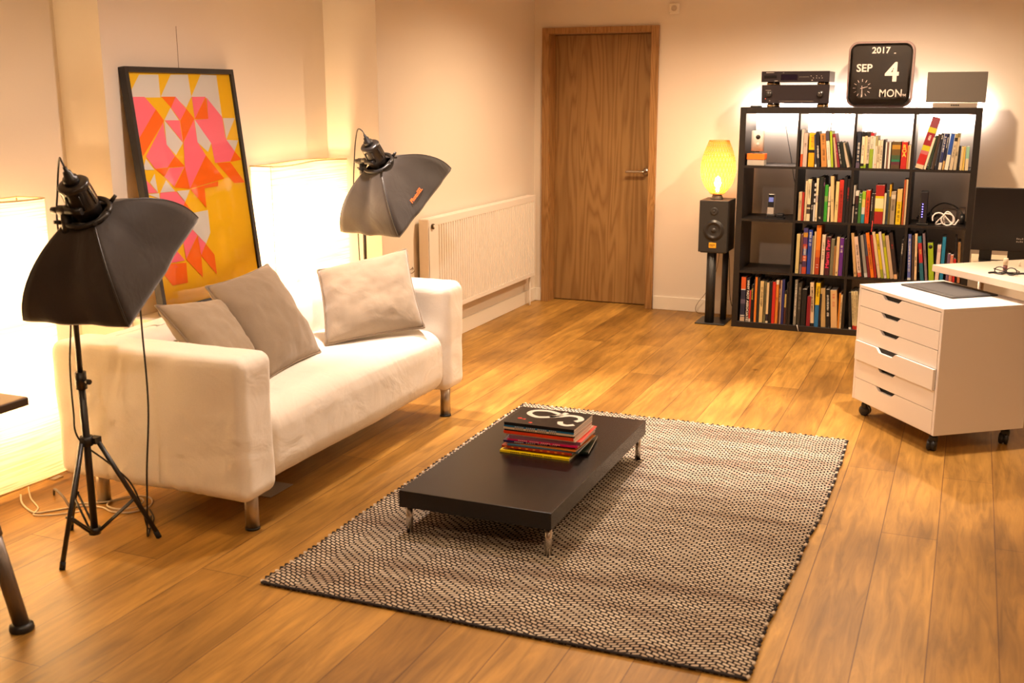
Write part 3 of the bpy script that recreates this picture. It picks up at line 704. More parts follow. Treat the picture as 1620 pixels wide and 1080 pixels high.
# ------------------------------------------------------------------ softbox lights on stands
HOOD = fabric_mat('black_nylon', '2c241d', 1500, .6, .22, 6, .02, .35)
SILVER = mat('silver_lining', (.5, .47, .42), .35, .9)
DIFF = fabric_mat('white_diffuser', 'd8d0c0', 1200, .9, .05)
def softbox(lab, pole, apex, O, psi, th, w_, h_, d_, legs, ztop, seed, cab, wordmark=False):
    t = thing('softbox_light', lab, 'studio light', (pole[0], pole[1], 0), 0, 'softbox lights on tripod stands')
    base = V(pole[0], pole[1], 0)
    L = lambda p: Vector(p)-base
    n = V(math.cos(psi)*math.cos(th), math.sin(psi)*math.cos(th), -math.sin(th)); r = V(math.sin(psi), -math.cos(psi), 0); u = r.cross(n)
    O = V(*O); ap = O-n*d_
    corners = [O+r*(sx*w_/2)+u*(sy*h_/2) for sx, sy in ((-1, -1), (1, -1), (1, 1), (-1, 1))]
    ring = [ap+r*(sx*.052)+u*(sy*.052) for sx, sy in ((-1, -1), (1, -1), (1, 1), (-1, 1))]
    def rib(i, tt):
        a, b = ring[i], corners[i]; lat = (b-a)-n*((b-a).dot(n)); dep = (b-a).dot(n)
        return a+lat*(.30*tt+.70*math.sin(tt*PI/2))+n*(dep*(.45*tt+.55*(1-math.cos(tt*PI/2))))
    bm = bmesh.new(); NT, NS = 22, 14; cols = []
    for i in range(4):
        j = (i+1) % 4
        for s_ in range(NS):
            s = s_/NS; col_ = []
            for k in range(NT+1):
                tt = k/NT; p = rib(i, tt).lerp(rib(j, tt), s)
                c = ap+n*((p-ap).dot(n)); inw = (c-p)
                sag = math.sin(PI*s)*math.sin(PI*min(1, tt*1.02))
                p = p+inw*(.055*sag)+inw.normalized()*((.010*nz(p, 7, seed)+.006*math.sin(p.z*40+p.x*30+4*nz(p, 5, seed))*max(0, tt-.3))*math.sin(PI*s)*tt)
                # crease from the ring toward the mid of the edge
                p = p+inw.normalized()*(.012*math.exp(-((s-.5)/.12)**2)*math.sin(PI*tt)*(1 if i in (0, 2) else .5))
                col_.append(bm.verts.new(L(p)))
            cols.append(col_)
    m_ = len(cols)
    for a in range(m_):
        b = (a+1) % m_
        for k in range(NT):
            f = bm.faces.new((cols[a][k], cols[b][k], cols[b][k+1], cols[a][k+1])); f.smooth = True
    # turned-in hem at the mouth, silver lining inside
    hem = []
    for a in range(m_):
        e = cols[a][NT].co; c = L(O); q = e+(c-e)*.03+n*0.012; hem.append(bm.verts.new(q))
    for a in range(m_): bm.faces.new((cols[a][NT], cols[(a+1) % m_][NT], hem[(a+1) % m_], hem[a]))
    hood = obj('fabric_hood', bm, HOOD, t)
    sol = hood.modifiers.new('thickness', 'SOLIDIFY'); sol.thickness = .0025; sol.offset = -1
    bm = bmesh.new()
    q = [L(c+(O-c)*.035-n*.004) for c in corners]
    q = [a.lerp(L(O), .0) for a in q]
    g = [[bm.verts.new((q[0]*(1-a/10)+q[1]*(a/10))*(1-b/10)+(q[3]*(1-a/10)+q[2]*(a/10))*(b/10)+n*(.012*math.sin(PI*a/10)*math.sin(PI*b/10))) for b in range(11)] for a in range(11)]
    for a in range(10):
        for b in range(10): bm.faces.new((g[a][b], g[a+1][b], g[a+1][b+1], g[a][b+1]))
    obj('diffuser', bm, DIFF, t, True)
    bm = bmesh.new()
    for i in range(4): add_tube(bm, [L(rib(i, k/8)) for k in range(9)], .0032, 6, 2)
    obj('rib', bm, BLACKM, t)
    # speed ring with knobs
    bm = bmesh.new()
    add_tube(bm, [L(ap+r*(.078*math.cos(2*PI*k/36))+u*(.078*math.sin(2*PI*k/36))-n*.005) for k in range(37)], .009, 10, 1)
    for a0 in (.8, 2.35, 3.9, 5.5): add_cyl(bm, L(ap+r*(.084*math.cos(a0))+u*(.084*math.sin(a0))-n*.005), L(ap+r*(.108*math.cos(a0))+u*(.108*math.sin(a0))-n*.02), .008, .006, 10)
    obj('speed_ring', bm, BLACKP, t)
    # lamp head: tapered housing and socket
    back = ap-n*.17
    bm = bmesh.new()
    def lath(prof):
        prev = None
        for (rd, hh) in prof:
            hh *= .80
            rg = [bm.verts.new(L(ap-n*hh+(r*math.cos(2*PI*k/28)+u*math.sin(2*PI*k/28))*max(rd, .0005))) for k in range(28)]
            if prev:
                for k in range(28):
                    f = bm.faces.new((prev[k], prev[(k+1) % 28], rg[(k+1) % 28], rg[k])); f.smooth = True
            prev = rg
    lath([(.0, 0), (.050, .0), (.052, .05), (.047, .13), (.050, .135), (.052, .15), (.046, .158), (.030, .160), (.0, .160)])
    for k in range(7):
        a0 = 2*PI*k/7; add_cyl(bm, L(ap-n*.044+(r*math.cos(a0)+u*math.sin(a0))*.0515), L(ap-n*.100+(r*math.cos(a0)+u*math.sin(a0))*.0485), .003, n=6)
    bmesh.ops.recalc_face_normals(bm, faces=bm.faces[:])
    obj('lamp_head', bm, mat('glossy_black_housing', (.016, .013, .012), .28), t)
    bm = bmesh.new(); lath([(0, .158), (.026, .160), (.024, .185), (.016, .190), (.0135, .212), (.007, .216), (.006, .235), (0, .236)])
    bmesh.ops.recalc_face_normals(bm, faces=bm.faces[:])
    obj('socket_cap', bm, BLACKP, t)
    # tilting bracket from pole to head
    top = V(pole[0], pole[1], ztop); hinge = top+V(.0, 0, .03); grip = ap-n*.05-u*.052
    bm = bmesh.new()
    add_cyl(bm, L(top-V(0, 0, .045)), L(top+V(0, 0, .015)), .0165, n=16); add_cyl(bm, L(hinge-r*.024), L(hinge+r*.024), .017, n=16)
    add_tube(bm, [L(hinge), L(hinge.lerp(grip, .5)+V(-.01, 0, .01)), L(grip)], .012, 8, 4)
    add_cyl(bm, L(hinge-r*.02), L(hinge-r*.052), .013, .010, 12); add_cyl(bm, L(grip-r*.03), L(grip+r*.03), .012, n=12)
    add_tube(bm, [L(top+V(0, 0, -.01)), L(top-r*.035+V(0, 0, -.005))], .004, 6, 1)
    obj('bracket', bm, BLACKP, t)
    # stand
    bm = bmesh.new(); add_cyl(bm, (0, 0, .50), (0, 0, ztop), .0095, n=16); add_cyl(bm, (0, 0, .05), (0, 0, .62), .0125, n=16)
    obj('pole', bm, BLACKM, t)
    bm = bmesh.new(); add_cyl(bm, (0, 0, .575), (0, 0, .635), .019, n=16); add_cyl(bm, (0, 0, .605), (.045, -.012, .607), .006, n=8); add_cyl(bm, (.036, -.010, .606), (.052, -.014, .607), .009, n=10)
    obj('clamp_knob', bm, BLACKP, t)
    bm = bmesh.new(); add_cyl(bm, (0, 0, .372), (0, 0, .405), .022, n=16)
    for (lx, ly) in legs:
        d = V(lx, ly, 0).normalized(); add_box(bm, d*.018-V(.009, .009, 0)+V(0, 0, .378), d*.036+V(.009, .009, .400))
    obj('hub', bm, BLACKP, t)
    bm = bmesh.new(); add_cyl(bm, (0, 0, .045), (0, 0, .07), .021, n=16); obj('lower_collar', bm, BLACKP, t)
    for (lx, ly) in legs:
        d = V(lx, ly, 0); dn = d.normalized(); a = dn*.034+V(0, 0, .388); b = d+V(0, 0, .008)
        lg = cyl('leg', a, b, .0085, BLACKM, t, n=10)
        cyl('rubber_foot', d*1.0+(a-b).normalized()*.022+V(0, 0, .006), d+V(0, 0, .001), .010, mat('rubber', (.01, .01, .01), .8), lg, n=10)
        mid = a.lerp(b, .60)
        bm = bmesh.new()
        sd = V(-dn.y, dn.x, 0)*.009
        for s in (-1, 1): add_cyl(bm, dn*.020+sd*s+V(0, 0, .058), mid+sd*s, .0042, n=8)
        add_cyl(bm, mid-sd*1.5, mid+sd*1.5, .005, n=8)
        obj('brace', bm, BLACKM, t)
    tube('power_cable', [L(p) for p in cab], .0032, mat('black_cable', (.012, .010, .010), .5), t, 8, 8)
    if wordmark:
        # printed on the right-hand panel, running along its mouth
        i, j = 1, 2
        def S(s, tt):
            p = rib(i, tt).lerp(rib(j, tt), s); c = ap+n*((p-ap).dot(n)); inw = c-p
            return p+inw*(.055*math.sin(PI*s)*math.sin(PI*min(1, tt*1.02)))+inw.normalized()*(.012*math.exp(-((s-.5)/.12)**2)*math.sin(PI*tt)*.5)
        p0 = S(.44, .80); dx = (S(.52, .80)-S(.36, .80)).normalized(); dy = (S(.44, .74)-S(.44, .86)).normalized(); nr = dx.cross(dy).normalized()
        text('printed_wordmark', 'PhotoSEL', .030, mat('orange_print', (.95, .16, .02), .6), t, basis(L(p0+nr*.012), dx, dy), .02, .0004, 'CENTER')
    return t
softbox('black softbox lamp on a tripod stand in front of the near sofa arm', (.300, -4.985), None, (.316, -4.801, .970), 1.724, 1.014, .395, .57, .235,
        [(.045, -.205), (.160, .140), (-.19, .075)], 1.155, 1,
        [(.350, -5.023, 1.331), (.337, -5.02, 1.350), (.29, -4.98, 1.354), (.250, -4.95, 1.31), (.238, -4.95, 1.24), (.245, -4.97, 1.15), (.270, -4.985, .99), (.285, -4.99, .83), (.262, -4.99, .66), (.268, -5.0, .50), (.285, -5.005, .40), (.345, -4.94, .30), (.40, -4.90, .22), (.415, -4.87, .12), (.40, -4.83, .02), (.33, -4.72, .006), (.25, -4.65, .006)])
softbox('black softbox lamp with an orange word on it standing between sofa and radiator', (.045, -2.62), None, (.168, -2.477, .996), 1.387, .961, .40, .57, .245,
        [(.12, -.17), (.10, .19), (-.22, -.02)], 1.178, 2,
        [(.122, -2.722, 1.353), (.110, -2.72, 1.371), (.055, -2.67, 1.378), (.005, -2.61, 1.33), (-.012, -2.60, 1.25), (-.012, -2.62, 1.10), (.0, -2.64, .98), (.02, -2.65, .90), (.025, -2.65, .75), (.03, -2.65, .60), (.03, -2.64, .40), (.05, -2.6, .02)], True)

# second loose black cable hanging beside the near softbox lamp
BC = mat('black_cable', (.012, .010, .010), .5)
tag(tube('power_cord', [(.366, -4.896, 1.163), (.375, -4.89, 1.15), (.405, -4.85, 1.02), (.432, -4.825, .90), (.448, -4.835, .74), (.473, -4.862, .50), (.479, -4.900, .28), (.470, -4.905, .12), (.44, -4.88, .02), (.38, -4.80, .005), (.30, -4.70, .005)], .0035, BC, None, 8, 8),
    'black power cord hanging from the near softbox and running down to the floor', 'cord')
WC = mat('white_cable', (.70, .62, .50), .5)
tag(tube('extension_cable', [(-.30, -4.75, .02), (-.25, -4.79, .004), (-.14, -4.84, .004), (-.09, -4.80, .004), (-.02, -4.72, .004), (.06, -4.70, .004), (.13, -4.72, .004), (.20, -4.70, .004), (.225, -4.62, .004), (.17, -4.55, .004), (.10, -4.55, .004), (.05, -4.62, .004), (.07, -4.68, .006), (.14, -4.70, .009), (.19, -4.66, .009), (.17, -4.59, .009), (.11, -4.58, .009), (.04, -4.66, .008), (-.05, -4.70, .004)], .0036, WC, None, 8, 8),
    'white cable looped on the floor by the near sofa leg', 'cable')
tag(tube('lamp_cable', [(-.32, -4.69, .03), (-.27, -4.73, .004), (-.16, -4.80, .0045), (-.12, -4.86, .005), (-.05, -4.83, .0045), (.02, -4.76, .004)], .003, WC, None, 8, 8),
    'short white lead trailing from under the left paper lamp', 'cable')
tag(tube('grey_plug_lead', [(-.22, -4.66, .004), (-.17, -4.70, .045), (-.10, -4.73, .035), (-.06, -4.74, .004), (-.03, -4.73, .004)], .005, mat('grey_lead', (.15, .12, .10), .5), None, 8, 6),
    'thick dark grey lead arching up from the floor beside the left paper lamp', 'cable')
# leaflet under the sofa
tag(box('paper_sheet', (.50, -4.36, .001), (.60, -4.20, .004), mat('grey_paper', (.30, .26, .22), .8)), 'grey sheet of paper lying on the floor under the sofa front', 'paper')

# ------------------------------------------------------------------ loudspeaker on stand, wicker lamp
st = thing('speaker_stand', 'black twin-pillar speaker stand on a square floor plate', 'speaker stand', (1.468, -.297, 0))
box('floor_plate', (-.103, -.123, 0), (.103, .122, .010), BLACKM, st, .002, 1)
for (x, y, rr) in ((-.012, -.070, .030), (.058, .055, .021)):
    cyl('pillar', (x, y, .010), (x, y, .497), rr, mat('ridged_black', (.02, .018, .017), .5), st, n=28)
bm = bmesh.new()
for k in range(7):
    a = 2*PI*k/7; add_cyl(bm, (-.012+.030*math.cos(a), -.070+.030*math.sin(a), .011), (-.012+.030*math.cos(a), -.070+.030*math.sin(a), .497), .003, n=6)
obj('pillar_ridges', bm, BLACKM, st)
box('top_plate', (-.085, -.105, .497), (.085, .110, .504), BLACKM, st, .001, 1)
sp = thing('loudspeaker', 'dark ash bookshelf loudspeaker with a small yellow badge on its stand', 'speaker', (1.468, -.295, .504))
ASH = add_noise(mat('dark_ash', (.030, .026, .024), .55), 90, .4, .2, .001, (6, 6, .4))
box('cabinet', (-.098, -.118, 0), (.098, .125, .350), ASH, sp, .003, 2)
box('front_baffle', (-.097, -.124, .001), (.097, -.1175, .349), mat('baffle_black', (.022, .020, .019), .6), sp, .002, 1)
lathe('woofer', [(0, -.1205), (.012, -.1225), (.020, -.1215), (.024, -.118), (.045, -.128), (.052, -.1335), (.058, -.132), (.0605, -.128), (.070, -.1275), (.072, -.1235), (.072, -.120)], mat('cone_black', (.020, .018, .018), .35), sp, (.004, 0, .150), 40, 'y', False)
lathe('dust_cap', [(0, -.1345), (.008, -.133), (.016, -.128), (.019, -.1225)], mat('dust_cap', (.03, .027, .026), .2), sp, (.004, 0, .150), 28, 'y', False)
lathe('tweeter', [(0, -.1315), (.007, -.130), (.011, -.1265), (.013, -.1275), (.026, -.1275), (.028, -.124), (.028, -.122)], mat('tweeter_black', (.03, .028, .028), .3), sp, (.004, 0, .278), 32, 'y', False)
bd = box('badge', (-.024, -.1265, .030), (.026, -.1238, .066), mat('badge_yellow', (.85, .42, .02), .5), sp, .001, 1)
bm = bmesh.new()
for row, zz in enumerate((.052, .046, .040)):
    for k in range(7 if row < 2 else 5): add_box(bm, (-.018+.0055*k, -.1270, zz), (-.0143+.0055*k, -.1263, zz+.0038))
obj('badge_lettering', bm, mat('badge_ink', (.05, .03, .01), .6), bd)
bm = bmesh.new()
for (x, zz) in ((-.085, .325), (.085, .325), (-.085, .075), (.085, .075)): add_cyl(bm, (x, -.1255, zz), (x, -.1225, zz), .004, n=10)
obj('grille_socket', bm, BLACKP, sp)
tag(tube('speaker_wire', [(1.455, -.165, .60), (1.46, -.15, .45), (1.42, -.06, .30), (1.357, -.05, .16), (1.300, -.045, .08), (1.283, -.05, .03), (1.31, -.06, .004), (1.40, -.08, .004)], .0022, mat('brown_wire', (.16, .09, .04), .6), None, 6, 8),
    'thin brown wire looping down the wall left of the speaker stand', 'wire')
tag(tube('audio_lead', [(1.52, -.165, .56), (1.535, -.15, .40), (1.54, -.10, .16), (1.560, -.07, .06), (1.60, -.045, .035)], .0025, BC, None, 6, 8), 'thin black lead between the speaker stand and the bookcase side', 'wire')

wl = thing('wicker_lamp', 'glowing egg-shaped woven bamboo lamp on top of the loudspeaker', 'lamp', (1.462, -.295, .8541))
lathe('lamp_base', [(0, 0), (.040, 0), (.042, .004), (.034, .022), (.030, .030), (.034, .034), (.034, .040), (0, .040)], mat('grey_base', (.20, .17, .14), .4, .5), wl, (0, 0, 0), 32)
WICK = bpy.data.materials.new('lit_bamboo'); WICK.use_nodes = True; n_, l_ = nt(WICK); n_.remove(n_['Principled BSDF'])
tr = n_.new('ShaderNodeBsdfTranslucent'); tr.inputs[0].default_value = (.96, .41, .085, 1); df = n_.new('ShaderNodeBsdfDiffuse'); df.inputs[0].default_value = (.78, .42, .10, 1)
mm = n_.new('ShaderNodeMixShader'); mm.inputs[0].default_value = .5; l_.new(df.outputs[0], mm.inputs[1]); l_.new(tr.outputs[0], mm.inputs[2]); l_.new(mm.outputs[0], n_['Material Output'].inputs[0])
def egg(t):  # t 0..1 bottom to top -> radius, height
    P = [(0, .040), (.07, .070), (.2, .100), (.35, .116), (.5, .119), (.65, .112), (.8, .096), (.92, .078), (1, .066)]
    for (a, ra), (b, rb) in zip(P, P[1:]):
        if t <= b: k = (t-a)/(b-a); return ra+(rb-ra)*k
    return P[-1][1]
def eggs(t):
    return (egg(max(0, t-.04))+egg(t)+egg(min(1, t+.04)))/3
H0, HH = .036, .358
bm = bmesh.new()
def strip(path, wdt):
    L_, R_ = [], []
    for q, (p, nrm) in enumerate(path):
        d = (path[min(q+1, len(path)-1)][0]-path[max(q-1, 0)][0]).normalized(); s = d.cross(nrm).normalized()*wdt
        L_.append(bm.verts.new(p+s)); R_.append(bm.verts.new(p-s))
    for q in range(len(path)-1): bm.faces.new((L_[q], L_[q+1], R_[q+1], R_[q]))
NSTR = 30
for sgn in (1, -1):
    for k in range(NSTR):
        path = []
        for q in range(41):
            tt = q/40; a = 2*PI*k/NSTR+sgn*tt*1.15; R_ = eggs(tt)+sgn*.0011*math.cos(q*PI/1.0)
            path.append((V(R_*math.cos(a), R_*math.sin(a), H0+HH*tt), V(math.cos(a), math.sin(a), 0)))
        strip(path, .0028)
for k in range(34):
    tt = (k+.5)/34; R_ = eggs(tt)
    path = [(V((R_+.0016*(1 if q % 2 else -1))*math.cos(2*PI*q/72), (R_+.0016*(1 if q % 2 else -1))*math.sin(2*PI*q/72), H0+HH*tt), V(math.cos(2*PI*q/72), math.sin(2*PI*q/72), 0)) for q in range(73)]
    strip(path, .0018)
shd = obj('woven_shade', bm, WICK, wl)
bm = bmesh.new()
for zz, rr in ((H0, .040), (H0+HH, .066)): add_tube(bm, [(rr*math.cos(2*PI*q/32), rr*math.sin(2*PI*q/32), zz) for q in range(33)], .003, 6, 1)
obj('rim', bm, mat('bamboo_rim', (.60, .32, .08), .5), wl)
lathe('bulb', [(0, .045), (.012, .045), (.013, .075), (.020, .095), (.026, .118), (.022, .140), (.010, .152), (0, .154)], mat('bulb_bright', (1, .9, .7), .4, emit=(1, .80, .50), es=25), wl, (0, 0, 0), 20)
point('wicker_bulb_light', (0, 0, .175), 4.5, (1.0, .68, .36), .02, wl)

# ------------------------------------------------------------------ bookcase
BX, BY, BT, SH, TH = 1.6175, -.410, .04, .335, .016
bc = thing('bookcase', 'large black-brown cube bookcase of sixteen compartments against the back wall', 'bookcase', (BX, BY, 0))
D = .372
box('side_panel', (0, 0, 0), (BT, D, 1.47), BLACKBROWN, bc, .001, 1)
box('side_panel', (1.43, 0, 0), (1.47, D, 1.47), BLACKBROWN, bc, .001, 1)
box('top_panel', (BT, 0, 1.43), (1.43, D, 1.47), BLACKBROWN, bc, .001, 1)
box('bottom_panel', (BT, 0, 0), (1.43, D, .04), BLACKBROWN, bc, .001, 1)
XL = [BT+SH*k+TH*k for k in range(4)]
ZL = [.04, .391, .742, 1.093]
for k in range(1, 4): box('divider', (XL[k]-TH, .001, .04), (XL[k], D-.001, 1.43), BLACKBROWN, bc)
for k in range(1, 4):
    for c in range(4):
        x1 = XL[c]+SH if c < 3 else 1.43
        box('shelf', (XL[c], .002, ZL[k]-TH), (x1, D-.002, ZL[k]), BLACKBROWN, bc)
# led strip on the back edge of the top panel
led = thing('led_strip', 'cool white light strip behind the top edge of the bookcase', 'light strip', (BX, -.0245, 1.452))
box('tape', (.03, -.0115, -.006), (1.45, -.0095, .006), mat('led_tape', (.6, .6, .6), .6), led)
box('diodes', (.03, -.0095, -.005), (1.45, -.0085, .005), mat('led_glow', (1, 1, 1), .5, emit=(1.0, .90, .88), es=20), led)
la = bpy.data.lights.new('led_strip_light', 'AREA'); la.shape = 'RECTANGLE'; la.size = 1.42; la.size_y = .010; la.energy = 62; la.color = (1.0, .83, .74)
lo = bpy.data.objects.new('led_strip_light', la); lo.location = (.74, -.0080, 0); lo.rotation_euler = (PI/2, 0, 0); COL.objects.link(lo); lo.parent = led

# ------------------------------------------------------------------ books
INK = {'K': '1a1512', 'W': 'e8e0d4', 'R': 'b01c18', 'P': 'c070a8', 'G': '8a8070', 'Y': 'e8d060'}
def book(r, c, x, wd, h, dx, bands, mark, desc, idx):
    zf = ZL[4-r]; y0 = -.402-(.0 if (idx*37) % 5 else .0)+.004*((idx*13) % 3)
    dep = .15+.045*((idx*7) % 4)/3+(.03 if h > .25 else 0)
    lean = 0 if abs(dx+.005) < .009 else math.atan2(dx, h)
    wd2 = max(.005, wd*math.cos(lean)-.0006)
    lab = desc+', '+{1: 'top', 2: 'second', 3: 'third', 4: 'bottom'}[r]+' shelf, '+{1: 'leftmost', 2: 'second', 3: 'third', 4: 'rightmost'}[c]+' column'
    cols = []
    for b in bands.split(','):
        a = b.split('@'); cols.append((a[0], float(a[1]) if len(a) > 1 else 1.0))
    ms = [mat('book_'+a, tuple(k*.72 for k in srgb(a)), .5) for a, _ in cols]
    piv = 0 if lean <= 0 else wd2
    px = x+.0003+piv
    bm = bmesh.new(); up_ = 0.0
    for i, (a, f) in enumerate(cols):
        z1 = h*(1-up_); z0 = h*(1-f) if i < len(cols)-1 else 0.0; up_ = f
        if z1-z0 < .001: continue
        add_box(bm, (-piv, 0, z0), (wd2-piv, .0018, z1), i)
        add_box(bm, (-piv, .0018, z0), (-piv+.0009, dep, z1), i); add_box(bm, (wd2-piv-.0009, .0018, z0), (wd2-piv, dep, z1), i)
    o = obj('book', bm, ms); o.location = (px, y0, zf); o.rotation_euler = (0, lean, 0)
    tag(o, lab, 'book', {1: 'books on the top shelf', 2: 'books on the second shelf', 3: 'books on the third shelf', 4: 'books on the bottom shelf'}[r])
    if wd2 > .0035: box('pages', (-piv+.0011, .002, .003), (wd2-piv-.0011, dep-.003, h-.003), PAGES, o)
    if mark:
        cx = (wd2-piv*2)/2 if True else 0; cx = wd2/2-piv
        Rd = basis((0, 0, 0), (0, 0, -1), (1, 0, 0))   # text runs down the spine
        if mark in ('WNA', 'MP', 'KO', 'ROA'):
            if mark == 'WNA':
                m_ = basis((cx, -.0006, h*.955), (0, 0, -1), (1, 0, 0)); text('spine_title', 'WHY NOT ASSOCIATES ?2', wd2*.95, mat('ink_W', INK['W'], .6), o, m_, .02, .0003, 'LEFT', 1.32)
            elif mark == 'MP':
                m_ = basis((cx, -.0006, h*.18), (0, 0, 1), (-1, 0, 0)); text('spine_title', 'Martin Parr', wd2*1.15, mat('ink_pink_script', 'e0305c', .6), o, m_, .012, .0003, 'LEFT', 1.25)
            elif mark == 'KO':
                bm = bmesh.new(); add_lathe(bm, [(0, -.0008), (wd2*.40, -.0008), (wd2*.40, 0), (0, 0)], (cx, 0, h*.90), 24, 'y'); obj('spine_oval', bm, mat('ink_K', INK['K'], .6), o)
            else:
                for k, ch in enumerate('ROA'): text('spine_title', ch, .034, mat('ink_gold', 'e8b040', .6), o, basis((cx, -.0006, h*(.82-.155*k)), (1, 0, 0), (0, 0, 1)), .02, .0003, 'CENTER')
        elif desc.startswith('cream book with bold black capitals'):
            text('spine_title', 'A SMILE IN THE MIND', wd2*.62, mat('ink_K', INK['K'], .6), o, basis((cx, -.0006, h*.90), (0, 0, -1), (1, 0, 0)), .02, .0003, 'LEFT', 1.25)
        elif desc.startswith('half yellow'):
            text('spine_title', 'Thrilled', wd2*.8, mat('ink_K', INK['K'], .6), o, basis((cx, -.0006, h*.93), (0, 0, -1), (1, 0, 0)), .01, .0003, 'LEFT', 1.1)
        else:
            ic, rng = mark[0], mark[1:].split('-'); f0, f1 = float(rng[0]), float(rng[1])
            bm = bmesh.new(); rr = random.Random(idx); zz = h*(1-f0); s = min(wd2*.52, .014)
            while zz > h*(1-f1):
                lw = s*rr.uniform(.35, .6)
                if rr.random() > .16:
                    k = rr.random(); a, b = cx-s/2, cx+s/2
                    add_box(bm, (a, -.0005, zz-lw*.3), (b, 0, zz))
                    if k > .3: add_box(bm, (a if k > .65 else (a+b)/2, -.0005, zz-lw), (b if k > .5 else (a+b)/2+s*.2, 0, zz-lw*.75))
                zz -= lw*1.25
            if len(bm.verts): obj('spine_lettering', bm, mat('ink_'+ic, INK[ic], .6), o)
            else: bm.free()
    return o
